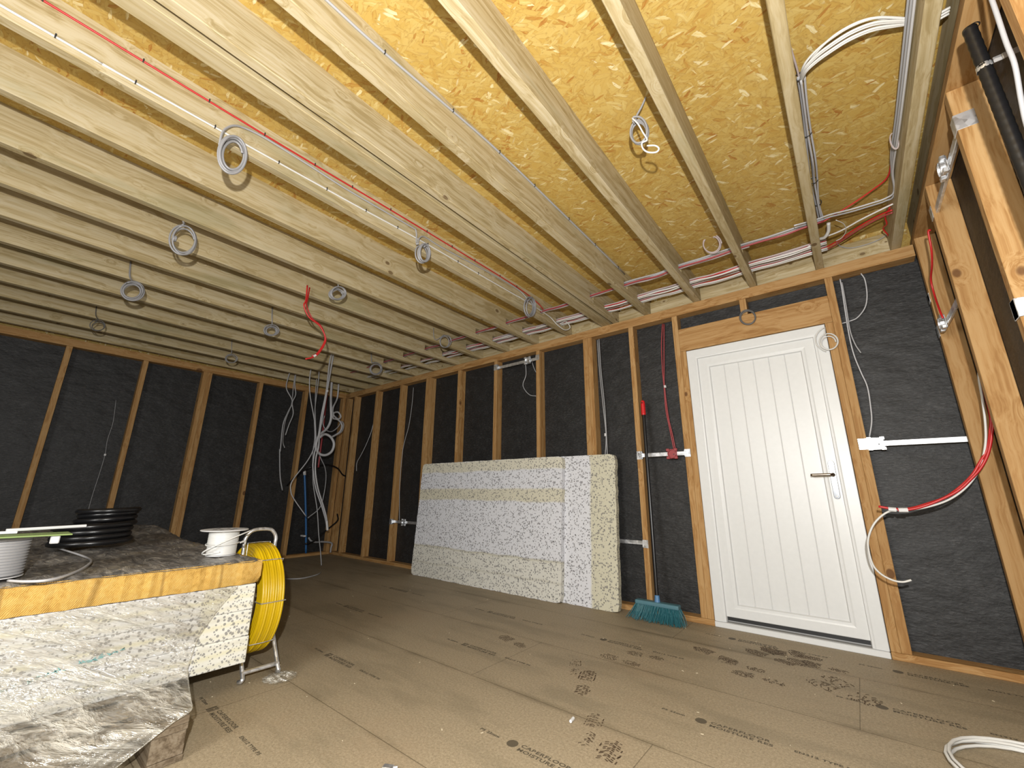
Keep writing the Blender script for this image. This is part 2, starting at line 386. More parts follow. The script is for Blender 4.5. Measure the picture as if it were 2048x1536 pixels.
def ordinal(i): return ['first', 'second', 'third', 'fourth', 'fifth', 'sixth', 'seventh', 'eighth', 'ninth', 'tenth', 'eleventh', 'twelfth', 'thirteenth', 'fourteenth', 'fifteenth', 'sixteenth', 'seventeenth', 'eighteenth', 'nineteenth', 'twentieth'][i]
# ------------------------------------------------------------------ cable routes through the room, in metres
PTS = {
 'grey_joist_a': [(-1.9, 0.33, 2.308), (-1.92, 0.333, 2.382), (-1.935, 0.346, 2.434), (-1.945, 0.374, 2.479), (-1.955, 0.418, 2.507), (-1.957, 0.506, 2.52), (-1.957, 0.701, 2.517), (-1.957, 0.947, 2.508), (-1.957, 1.362, 2.517), (-1.957, 1.411, 2.507), (-1.94, 1.408, 2.419), (-1.92, 1.398, 2.388)],
 'grey_joist_b': [(-1.92, 1.407, 2.393), (-1.94, 1.425, 2.447), (-1.95, 1.458, 2.49), (-1.955, 1.504, 2.502), (-1.957, 1.573, 2.5), (-1.957, 1.708, 2.503), (-1.957, 2.014, 2.523), (-1.957, 2.439, 2.534), (-1.94, 2.555, 2.497), (-1.93, 2.577, 2.456)],
 'white_tail': [(-1.957, 2.508, 2.47), (-1.957, 2.761, 2.463), (-1.957, 2.96, 2.451), (-1.94, 3.059, 2.4), (-1.92, 3.158, 2.377), (-1.9, 3.218, 2.417), (-1.91, 3.164, 2.463), (-1.94, 3.103, 2.425)],
 'grey_j4': [(-1.158, 0.398, 2.513), (-1.158, 0.628, 2.519), (-1.158, 1.234, 2.615), (-1.158, 1.887, 2.625), (-1.158, 2.834, 2.554)],
 'osb_lead': [(-0.452, 1.5, 2.609), (-0.464, 1.5, 2.579), (-0.484, 1.5, 2.546), (-0.506, 1.5, 2.518), (-0.522, 1.5, 2.482)],
 'osb_tail': [(-0.521, 1.48, 2.495), (-0.498, 1.48, 2.449), (-0.48, 1.48, 2.391), (-0.465, 1.48, 2.341), (-0.487, 1.48, 2.339), (-0.486, 1.48, 2.309), (-0.466, 1.48, 2.277), (-0.433, 1.48, 2.257), (-0.42, 1.48, 2.267), (-0.434, 1.48, 2.291), (-0.467, 1.48, 2.311)],
 'red_hang': [(-3.13, 1.278, 2.326), (-3.13, 1.27, 2.272), (-3.13, 1.319, 2.196), (-3.13, 1.413, 2.151), (-3.13, 1.469, 2.07), (-3.13, 1.465, 2.005), (-3.13, 1.427, 1.919), (-3.13, 1.385, 1.879), (-3.13, 1.338, 1.854)],
 'red_hang2': [(-3.15, 1.297, 2.344), (-3.15, 1.297, 2.288), (-3.15, 1.352, 2.204), (-3.15, 1.43, 2.162), (-3.15, 1.474, 2.077), (-3.15, 1.466, 2.01), (-3.15, 1.428, 1.928), (-3.15, 1.392, 1.897)],
 'j1_bundle': [(0.084, 1.78, 2.555), (0.084, 1.95, 2.56), (0.082, 2.15, 2.565), (0.086, 2.35, 2.55), (0.083, 2.54, 2.56), (0.086, 2.75, 2.545), (0.09, 2.9, 2.51)],
 'j1_thin': [(0.059, 1.525, 2.56), (0.07, 1.637, 2.56), (0.078, 1.719, 2.56), (0.085, 1.819, 2.56)],
 'white_arc': [(0.084, 1.808, 2.55), (0.102, 1.725, 2.52), (0.137, 1.697, 2.52), (0.185, 1.68, 2.52), (0.244, 1.671, 2.52), (0.308, 1.683, 2.52), (0.371, 1.721, 2.52), (0.438, 1.768, 2.52)],
 'white_arc_hi': [(0.089, 1.798, 2.55), (0.13, 1.694, 2.53), (0.187, 1.652, 2.53), (0.246, 1.642, 2.53), (0.302, 1.656, 2.53), (0.344, 1.691, 2.53), (0.387, 1.736, 2.53), (0.44, 1.776, 2.53)],
 'grey_cross': [(-0.045, 2.776, 2.46), (0.064, 2.824, 2.48), (0.132, 2.819, 2.48), (0.225, 2.836, 2.48), (0.314, 2.841, 2.48), (0.379, 2.839, 2.48), (0.414, 2.791, 2.48)],
 'white_tail_j1': [(0.069, 3.017, 2.45), (0.094, 2.992, 2.44), (0.115, 2.948, 2.45), (0.121, 2.888, 2.47)],
 'red_cross': [(0.069, 3.055, 2.47), (0.172, 3.03, 2.47), (0.269, 2.969, 2.47), (0.358, 2.925, 2.47), (0.442, 2.895, 2.47)],
 'red_cross2': [(-0.173, 3.246, 2.47), (0.047, 3.218, 2.47), (0.143, 3.162, 2.47), (0.269, 3.043, 2.47), (0.36, 2.983, 2.47), (0.444, 2.928, 2.47)],
 'grey_drape': [(0.161, 3.345, 2.57), (0.173, 3.345, 2.526), (0.221, 3.345, 2.491), (0.298, 3.345, 2.483), (0.376, 3.345, 2.495), (0.445, 3.345, 2.532)],
 'thin_loop': [(0.156, 2.863, 2.46), (0.192, 2.94, 2.46), (0.2, 3.034, 2.46), (0.179, 3.103, 2.46), (0.148, 3.126, 2.46)],
 'gb_a': [(0.137, 3.37, 2.298), (0.135, 3.37, 2.216), (0.128, 3.37, 2.071), (0.121, 3.37, 1.894), (0.124, 3.37, 1.755), (0.14, 3.37, 1.633), (0.155, 3.37, 1.532), (0.148, 3.37, 1.388), (0.138, 3.37, 1.31), (0.113, 3.37, 1.222)],
 'gb_b': [(0.143, 3.37, 2.27), (0.138, 3.37, 2.105), (0.131, 3.37, 1.927), (0.141, 3.37, 1.827), (0.16, 3.37, 1.761)],
 'gb_c': [(0.25, 3.4, 2.313), (0.262, 3.4, 2.261), (0.255, 3.4, 2.153), (0.231, 3.4, 2.07), (0.183, 3.4, 2.012), (0.142, 3.4, 1.998), (0.099, 3.4, 1.992)],
 'wring_tail': [(0.006, 3.32, 1.96), (-0.029, 3.32, 1.944), (-0.055, 3.32, 1.903), (-0.055, 3.32, 1.849), (-0.031, 3.32, 1.809), (-0.014, 3.32, 1.794)],
 'red_a': [(-1.084, 3.4, 2.3), (-1.109, 3.4, 2.112), (-1.12, 3.4, 1.889), (-1.119, 3.4, 1.749), (-1.121, 3.4, 1.545), (-1.103, 3.4, 1.377), (-1.086, 3.4, 1.215)],
 'red_b': [(-1.072, 3.4, 2.296), (-1.088, 3.4, 2.107), (-1.107, 3.4, 1.887), (-1.115, 3.4, 1.749), (-1.108, 3.4, 1.501), (-1.087, 3.4, 1.335), (-1.074, 3.4, 1.214)],
 'gs_a': [(-1.703, 3.39, 2.295), (-1.698, 3.39, 1.994), (-1.68, 3.39, 1.656), (-1.666, 3.39, 1.372), (-1.686, 3.39, 1.183), (-1.707, 3.39, 0.989)],
 'gs_b': [(-1.687, 3.39, 2.301), (-1.683, 3.39, 1.991), (-1.665, 3.39, 1.654), (-1.661, 3.39, 1.371), (-1.664, 3.39, 1.16), (-1.664, 3.39, 0.988)],
 'ub_loop': [(-2.575, 3.4, 2.237), (-2.569, 3.4, 2.101), (-2.609, 3.4, 2.007), (-2.583, 3.4, 1.937), (-2.516, 3.4, 1.872), (-2.439, 3.4, 1.85)],
 'ub_loop2': [(-2.488, 3.4, 2.231), (-2.462, 3.4, 2.159), (-2.437, 3.4, 2.11), (-2.398, 3.4, 2.06)],
 'lb_cable': [(-4.5, 3.4, 2.263), (-4.506, 3.4, 2.019), (-4.54, 3.4, 1.748), (-4.603, 3.4, 1.552), (-4.638, 3.4, 1.387), (-4.647, 3.4, 1.03), (-4.626, 3.4, 0.777), (-4.593, 3.4, 0.519)],
 'short_grey': [(-5.383, 3.4, 1.889), (-5.433, 3.4, 1.723), (-5.534, 3.4, 1.546), (-5.641, 3.4, 1.405), (-5.729, 3.4, 1.299), (-5.719, 3.4, 1.174)],
 'loop_white': [(0.573, 3.0, 1.528), (0.56, 3.0, 1.432), (0.552, 3.0, 1.331), (0.538, 3.0, 1.208), (0.519, 3.0, 1.112), (0.486, 3.0, 1.018), (0.445, 3.0, 0.948), (0.392, 3.0, 0.889), (0.332, 3.0, 0.846), (0.255, 3.0, 0.815), (0.197, 3.0, 0.804), (0.14, 3.0, 0.8), (0.093, 3.0, 0.778), (0.044, 3.0, 0.726), (0.01, 3.0, 0.656), (-0.0, 3.0, 0.593), (0.006, 3.0, 0.521), (0.031, 3.0, 0.48), (0.071, 3.0, 0.456), (0.108, 3.0, 0.452), (0.143, 3.0, 0.465)],
 'loop_red_a': [(0.565, 3.0, 1.279), (0.552, 3.0, 1.194), (0.525, 3.0, 1.1), (0.485, 3.0, 1.03), (0.449, 3.0, 0.972), (0.397, 3.0, 0.915), (0.335, 3.0, 0.865), (0.258, 3.0, 0.83), (0.198, 3.0, 0.809), (0.14, 3.0, 0.805), (0.077, 3.0, 0.816)],
 'loop_red_b': [(0.569, 2.99, 1.265), (0.55, 2.99, 1.169), (0.52, 2.99, 1.075), (0.483, 2.99, 1.006), (0.435, 2.99, 0.948), (0.383, 2.99, 0.896), (0.314, 2.99, 0.853), (0.246, 2.99, 0.82), (0.193, 2.99, 0.804), (0.149, 2.99, 0.8)],
 'rw_red': [(0.5, 2.82, 2.192), (0.5, 2.851, 2.114), (0.5, 2.929, 2.062), (0.5, 3.043, 2.023), (0.5, 3.059, 1.939), (0.49, 2.98, 1.823), (0.49, 2.954, 1.768)],
 'k1': [(-4.62, 2.295, 2.552), (-4.75, 2.349, 2.419), (-5.05, 2.48, 2.115), (-5.2, 2.535, 1.81), (-5.3, 2.574, 1.592), (-5.35, 2.608, 1.434), (-5.35, 2.592, 1.302), (-5.3, 2.582, 1.123), (-5.3, 2.642, 0.915), (-5.3, 2.736, 0.707), (-5.3, 2.8, 0.55), (-5.3, 2.832, 0.405)],
 'k1b': [(-4.62, 2.281, 2.537), (-4.75, 2.319, 2.401), (-5.05, 2.469, 2.113), (-5.2, 2.518, 1.807), (-5.3, 2.563, 1.591), (-5.35, 2.561, 1.262), (-5.35, 2.592, 1.072), (-5.35, 2.648, 0.894), (-5.33, 2.729, 0.707), (-5.33, 2.799, 0.549), (-5.33, 2.835, 0.445)],
 'k2': [(-5.35, 2.38, 2.57), (-5.4, 2.397, 2.325), (-5.45, 2.455, 2.112), (-5.5, 2.557, 1.869), (-5.5, 2.611, 1.681), (-5.5, 2.623, 1.456), (-5.5, 2.559, 1.263), (-5.5, 2.404, 1.006), (-5.5, 2.401, 0.881), (-5.5, 2.456, 0.779), (-5.5, 2.633, 0.569)],
 'k3': [(-5.2, 2.392, 2.602), (-5.3, 2.468, 2.323), (-5.5, 2.565, 1.987), (-5.55, 2.603, 1.8), (-5.55, 2.638, 1.574), (-5.55, 2.638, 1.404), (-5.55, 2.654, 1.255), (-5.5, 2.673, 0.97), (-5.45, 2.741, 0.651), (-5.4, 2.778, 0.342), (-5.3, 2.775, 0.149), (-5.2, 2.76, -0.034), (-4.742, 2.505, 0.006), (-4.636, 2.37, 0.006), (-4.601, 2.223, 0.006), (-4.689, 2.112, 0.006)],
 'k4': [(-5.75, 2.263, 2.224), (-5.75, 2.365, 2.055), (-5.75, 2.331, 1.898), (-5.75, 2.292, 1.721), (-5.75, 2.307, 1.388), (-5.75, 2.299, 1.393), (-5.75, 2.35, 1.071), (-5.75, 2.405, 0.886)],
 'k5': [(-5.75, 2.362, 2.316), (-5.75, 2.396, 2.155), (-5.75, 2.368, 2.032), (-5.75, 2.4, 1.885), (-5.75, 2.366, 1.73), (-5.75, 2.342, 1.592)],
 'k5b': [(-5.8, 2.371, 2.29), (-5.8, 2.381, 2.017), (-5.8, 2.335, 1.789), (-5.8, 2.34, 1.528), (-5.8, 2.376, 1.43)],
 'k6': [(-5.6, 2.813, 2.201), (-5.5, 2.782, 2.023), (-5.5, 2.804, 1.846), (-5.5, 2.766, 1.712), (-5.45, 2.648, 1.601), (-5.4, 2.588, 1.479), (-5.4, 2.643, 1.363), (-5.4, 2.737, 1.342), (-5.4, 2.818, 1.399), (-5.4, 2.836, 1.503), (-5.4, 2.777, 1.589), (-5.4, 2.691, 1.614), (-5.4, 2.628, 1.562)],
 'k7': [(-5.7, 2.963, 2.205), (-5.65, 2.892, 2.035), (-5.6, 2.884, 1.929), (-5.6, 2.96, 1.879), (-5.6, 2.994, 1.921), (-5.6, 2.949, 1.976), (-5.6, 2.887, 1.954), (-5.6, 2.884, 1.881), (-5.6, 2.962, 1.867), (-5.6, 3.028, 1.802), (-5.6, 3.008, 1.702), (-5.6, 2.904, 1.618)],
 'k7b': [(-5.6, 2.758, 1.898), (-5.6, 2.747, 1.79), (-5.6, 2.807, 1.702), (-5.6, 2.895, 1.695), (-5.6, 2.974, 1.771), (-5.6, 3.016, 1.85), (-5.6, 3.054, 1.806), (-5.6, 3.033, 1.705), (-5.6, 2.917, 1.619)],
 'k8': [(-5.9, 2.785, 1.195), (-5.9, 2.901, 1.23), (-5.9, 3.049, 1.251), (-5.9, 3.197, 1.21), (-5.95, 3.316, 1.123)],
 'k8b': [(-5.95, 3.384, 0.562), (-5.9, 3.288, 0.473), (-5.9, 3.172, 0.375), (-5.9, 3.06, 0.291), (-5.9, 2.986, 0.219), (-5.9, 2.862, 0.191)],
 'k9': [(-5.6, 2.759, 1.354), (-5.6, 2.85, 1.2), (-5.6, 2.886, 1.054), (-5.6, 2.884, 0.841), (-5.6, 2.848, 0.666), (-5.6, 2.706, 0.542)],
 'k10': [(-6.0, 2.946, 0.259), (-6.0, 2.988, 0.212), (-6.0, 3.063, 0.189), (-6.0, 3.148, 0.188), (-6.0, 3.29, 0.16), (-6.0, 3.363, 0.091), (-6.0, 3.377, 0.032)],
 'drum_tail': [(-3.579, 0.279, 0.581), (-3.249, 0.3, 0.581), (-2.841, 0.338, 0.581), (-2.603, 0.346, 0.581), (-2.392, 0.305, 0.581), (-2.221, 0.244, 0.581), (-2.145, 0.19, 0.581), (-2.168, 0.143, 0.581), (-2.229, 0.108, 0.581)],
 'thread': [(-6.2, 0.702, 1.834), (-6.2, 0.724, 1.586), (-6.2, 0.716, 1.395), (-6.2, 0.727, 1.235), (-6.2, 0.721, 1.026), (-6.2, 0.711, 0.821), (-6.2, 0.708, 0.623)],
}
COILS = {   # centre, half width, half height
 'c1': [(-1.89, 0.38, 2.286), (0.0, 0.049, 0.037), (0.0, 0.015, -0.092)],
 'c2': [(-1.9, 1.437, 2.334), (0.0, 0.048, 0.024), (0.0, 0.006, -0.072)],
 'c3': [(-1.91, 2.582, 2.392), (0.0, 0.082, 0.031), (0.0, -0.001, -0.097)],
 'c4': [(-2.86, 0.437, 2.3), (0.0, 0.063, 0.033), (0.0, 0.018, -0.102)],
 'c5': [(-2.86, 1.388, 2.337), (0.0, 0.064, 0.026), (0.0, 0.007, -0.056)],
 'c6': [(-3.0, 2.627, 2.355), (0.0, 0.08, 0.024), (-0.0, 0.005, -0.077)],
 'c7': [(-3.9, 0.379, 2.277), (0.0, 0.068, 0.028), (0.0, 0.014, -0.077)],
 'c8': [(-4.0, 1.37, 2.315), (0.0, 0.067, 0.021), (0.0, 0.008, -0.055)],
 'c9': [(-5.05, 0.333, 2.291), (0.0, 0.052, 0.017), (0.0, 0.01, -0.054)],
 'c10': [(-5.2, 1.425, 2.3), (0.0, 0.063, 0.017), (0.0, 0.009, -0.054)],
 'c11': [(-4.3, 2.67, 2.314), (0.0, 0.101, 0.024), (0.0, 0.009, -0.086)],
 'c12': [(-0.504, 1.5, 2.43), (0.049, 0.0, -0.032), (-0.006, 0.0, -0.079)],
 'c13': [(-0.51, 2.8, 2.533), (0.068, 0.0, -0.028), (-0.009, 0.0, -0.084)],
 'c14': [(-0.429, 3.315, 2.153), (0.058, 0.0, -0.016), (-0.008, 0.0, -0.064)],
 'c15': [(0.006, 3.315, 1.854), (0.052, 0.0, -0.012), (-0.009, 0.0, -0.06)],
}

# ------------------------------------------------------------------ the room shell
D = 3.33                # front plane of the studs on the wall with the door
XL = -6.11              # front plane of the studs on the far left wall
XR = 0.511              # front plane of the studs on the right wall
DEP = 0.095             # stud depth
ZT = 2.314              # underside of the top plates
ZJ = 2.393              # underside of the joists
ZO = 2.586              # underside of the deck boards
YB = -2.6               # where the modelled part of the room ends behind the camera
floor = tag(link('floor', B(XL-DEP, XR+DEP+0.02, YB, D+DEP+0.02, -0.05, 0.0), FLOOR), kind='structure')
ceiling = tag(link('ceiling', B(XL-DEP-0.02, XR+DEP+0.02, YB, D+DEP+0.02, ZO, ZO+0.018), OSB), kind='structure')
tag(link('wall_back', B(XL-DEP, XR+DEP, D+DEP, D+DEP+0.015, 0.0, ZJ), MEMBRANE), kind='structure')
tag(link('wall_left', B(XL-DEP-0.015, XL-DEP, YB, D+DEP, 0.0, ZJ), MEMBRANE), kind='structure')
tag(link('wall_right', B(XR+DEP, XR+DEP+0.015, YB, D+DEP, 0.0, ZO), MEMBRANE), kind='structure')
tag(link('trim_1', B(XL-DEP, XR+DEP, D+0.075, D+DEP, ZJ, ZO), OSB), kind='structure')
tag(link('trim_2', B(XL-DEP, XL-DEP+0.02, YB, D+0.075, ZJ, ZO), OSB), kind='structure')

def timber(name, x0, x1, y0, y1, z0, z1, mats, axis, label=None, cat=None, group=None, bev=0.002):
    o = recenter(link(name, B(x0, x1, y0, y1, z0, z1, bev=bev), mats[axis]))
    return tag(o, label, cat, group)

# ---- wall with the door: plates, studs, header
GP = 'horizontal wall plates'
timber('top_plate', XL, XR+0.002, D, D+DEP-0.002, ZT, ZJ-0.001, STUD, 0, 'long orange top plate running above the studs and the white door', 'timber plate', GP)
timber('sole_plate', XL, -0.984+0.088, D, D+DEP, 0.0, 0.038, STUD, 0, 'orange sole plate on the floor left of the white door', 'timber plate', GP)
timber('sole_plate', 0.008, XR-0.002, D, D+DEP, 0.0, 0.038, STUD, 0, 'orange sole plate on the floor right of the white door', 'timber plate', GP)
timber('top_plate', XL-DEP, XL-0.001, YB, D-0.001, ZT, ZJ-0.001, STUD, 1, 'orange top plate above the studs of the far left wall', 'timber plate', GP)
timber('sole_plate', XL-DEP, XL-0.001, YB, D-0.001, 0.0, 0.038, STUD, 1, 'orange sole plate along the foot of the far left wall', 'timber plate', GP)
timber('top_plate', XR, XR+DEP-0.001, YB, D+0.074, ZJ, ZJ+0.04, STUD, 1, 'orange top plate above the studs of the right-hand wall', 'timber plate', GP)
timber('sole_plate', XR, XR+DEP, YB, D+DEP, 0.0, 0.038, STUD, 1, 'orange sole plate along the foot of the right-hand wall', 'timber plate', GP)
timber('rim_board', XR+0.012, XR+0.05, YB, D+0.07, ZJ+0.041, ZO-0.001, TREATED, 1, 'pale rim board on top of the right-hand wall plate beside the last joist', 'timber board')
GS = 'wall studs'
S0, S1 = 0.0385, ZT-0.0005
back_studs = [(-6.11, 0.045, 'orange stud in the far corner of the wall with the door, beside the hanging cables'),
 (-5.874, 0.045, 'orange stud standing second from the far corner, left of a short dangling grey cable'),
 (-5.292, 0.045, 'orange stud standing third from the far corner, right of a short dangling grey cable'),
 (-4.703, 0.045, 'orange stud that holds the left end of the low metal bracket left of the polystyrene'),
 (-4.152, 0.047, 'left one of the two studs fixed together just left of the polystyrene sheets'),
 (-4.104, 0.047, 'right one of the two studs fixed together just left of the polystyrene sheets'),
 (-3.556, 0.045, 'orange stud rising behind the left part of the polystyrene sheets'),
 (-2.969, 0.045, 'orange stud that holds the left end of the bracket high above the polystyrene sheets'),
 (-2.388, 0.045, 'orange stud that holds the right end of the bracket high above the polystyrene sheets'),
 (-1.830, 0.047, 'left one of the two studs fixed together behind the right part of the polystyrene'),
 (-1.782, 0.047, 'right one of the two studs fixed together behind the right part of the polystyrene'),
 (-1.369, 0.045, 'orange stud that the broom handle leans beside'),
 (-0.985, 0.044, 'full height orange stud left of the door trimmer'),
 (0.0525, 0.044, 'full height orange stud right of the door, holding the end of a metal bracket')]
for x, w, lab in back_studs:
    timber('wall_stud', x, x+w, D+0.001, D+DEP-0.001, S0, S1, STUD, 2, lab, 'wall stud', GS)
timber('door_trimmer', -0.9405, -0.898, D+0.001, D+DEP-0.001, S0, 1.994, STUD, 2, 'orange trimmer stud against the left edge of the white door frame', 'wall stud', 'door trimmers')
timber('door_trimmer', 0.0085, 0.052, D+0.001, D+DEP-0.001, S0, 1.994, STUD, 2, 'orange trimmer stud against the right edge of the white door frame', 'wall stud', 'door trimmers')
timber('door_header', -0.9405, 0.052, D+0.001, D+DEP-0.03, 1.995, 2.186, STUD, 0, 'broad orange lintel board with a dark knot over the white door', 'lintel')
timber('cripple_stud', -0.474, -0.429, D+0.001, D+DEP-0.001, 2.1865, S1, STUD, 2, 'short stub stud between the lintel and the top plate above the door', 'wall stud')
# ---- far left wall
left_studs = [(0.222, 0.047, 'stud of the far left wall nearest the left edge of the photo'),
 (0.836, 0.047, 'second stud of the far left wall from the left edge, behind the black conduit coil'),
 (1.415, 0.046, 'left one of the paired studs on the far left wall'), (1.462, 0.047, 'right one of the paired studs on the far left wall'),
 (2.058, 0.047, 'far left wall stud above the white cable spool, right of the paired studs'),
 (2.680, 0.047, 'far left wall stud just left of the blue pipe'), (3.282, 0.046, 'last stud of the far left wall, in the far corner beside the cable loops')]
for y, w, lab in left_studs:
    timber('wall_stud', XL-DEP+0.001, XL-0.002, y, y+w, S0, S1, STUD, 2, lab, 'wall stud', GS)
# ---- right wall
for y, w, lab in [(3.255, 0.045, 'right-hand wall stud in the corner beside the door wall'), (2.690, 0.045, 'right-hand wall stud second from the corner, in front of the red cable loop'),
                  (2.040, 0.045, 'right-hand wall stud third from the corner, behind the black conduit'), (1.425, 0.045, 'right-hand wall stud nearest the camera, in the top right corner of the photo')]:
    timber('wall_stud', XR+0.001, XR+DEP-0.001, y, y+w, 0.0385, ZJ-0.0005, STUD, 2, lab, 'wall stud', GS)

# ---- ceiling joists with bored slots for the cables near the door wall
def joist_bm(x0, x1, slots):
    bm = bmesh.new(); y0, y1 = YB, D+0.055; z0, z1 = ZJ, ZO-0.0005; c = 0.0025
    def prism(ya, yb, za, zb, low):
        if low: prof = [(x0+c, za), (x1-c, za), (x1, za+c), (x1, zb), (x0, zb), (x0, za+c)]
        else: prof = [(x0, za), (x1, za), (x1, zb), (x0, zb)]
        a = [bm.verts.new((x, ya, z)) for x, z in prof]; b = [bm.verts.new((x, yb, z)) for x, z in prof]; n = len(prof)
        for i in range(n): bm.faces.new((a[i], a[(i+1) % n], b[(i+1) % n], b[i]))
        bm.faces.new(a[::-1]); bm.faces.new(b)
    y = y0
    for (ya, yb, za, zb) in slots:
        prism(y, ya, z0, z1, True); prism(ya, yb, z0, za, True); prism(ya, yb, zb, z1, False); y = yb
    prism(y, y1, z0, z1, True)
    bmesh.ops.recalc_face_normals(bm, faces=bm.faces)
    return bm
SLOTS = [(2.815, 2.880, 2.440, 2.500), (3.075, 3.225, 2.438, 2.500)]
jx = [(0.4125, 0.4590, 'ceiling joist with the grey weathered flank, closest to the right-hand wall'),
      (0.0190, 0.0650, 'narrow pale ceiling joist that carries the tied vertical cable bundle'),
      (-0.3900, -0.3440, 'pale ceiling joist third from the right, beside the small twisted cable coil'),
      (-0.8000, -0.7480, 'wide grained ceiling joist fourth from the right, with a swirling knot'),
      (-1.2120, -1.1650, 'ceiling joist fifth from the right, with one grey cable clipped along its flank'),
      (-1.5090, -1.4640, 'ceiling joist sixth from the right, just right of the narrow dark gap'),
      (-1.6250, -1.5370, 'broad double ceiling joist just left of the narrow dark gap'),
      (-2.0110, -1.9650, 'ceiling joist with a red and a white cable clipped along its flank'),
      (-2.4150, -2.3690, 'ceiling joist behind the large grey cable coil')]
jx += [(-2.816-0.4*k, -2.770-0.4*k, None) for k in range(9)]
slots_from = {0: [], 1: SLOTS}
for i, (a, b, lab) in enumerate(jx):
    if lab is None: lab = 'pale treated ceiling joist, %s one counted from the far left wall' % ordinal(len(jx)-1-i)
    o = recenter(link('ceiling_joist', joist_bm(a, b, SLOTS if 0 < i < 14 else []), TREATED[1]))
    tag(o, lab, 'ceiling joist', 'ceiling joists')
# ---- pale blocking between the joist ends, standing on the top plate
edges = [(XR, XR)] + [(a, b) for a, b, _ in jx]
for i in range(len(jx)):
    left_edge = jx[i][1]; right_edge = XR-0.002 if i == 0 else jx[i-1][0]
    if right_edge-left_edge < 0.05: continue
    z1 = 2.535 if i in (0, 1, 2, 3) else 2.505
    where = ['at the right-hand corner of the ceiling', 'above the right part of the door', 'above the left part of the door', 'just left of the door'][i] if i < 4 else 'in the %s joist bay from the right-hand wall' % ordinal(i)
    timber('joist_blocking', left_edge+0.0008, right_edge-0.0008, D+0.030, D+0.053, ZJ, z1, TREATED, 0, 'pale blocking board between joist ends ' + where, 'blocking board', 'blocking boards on the top plate')

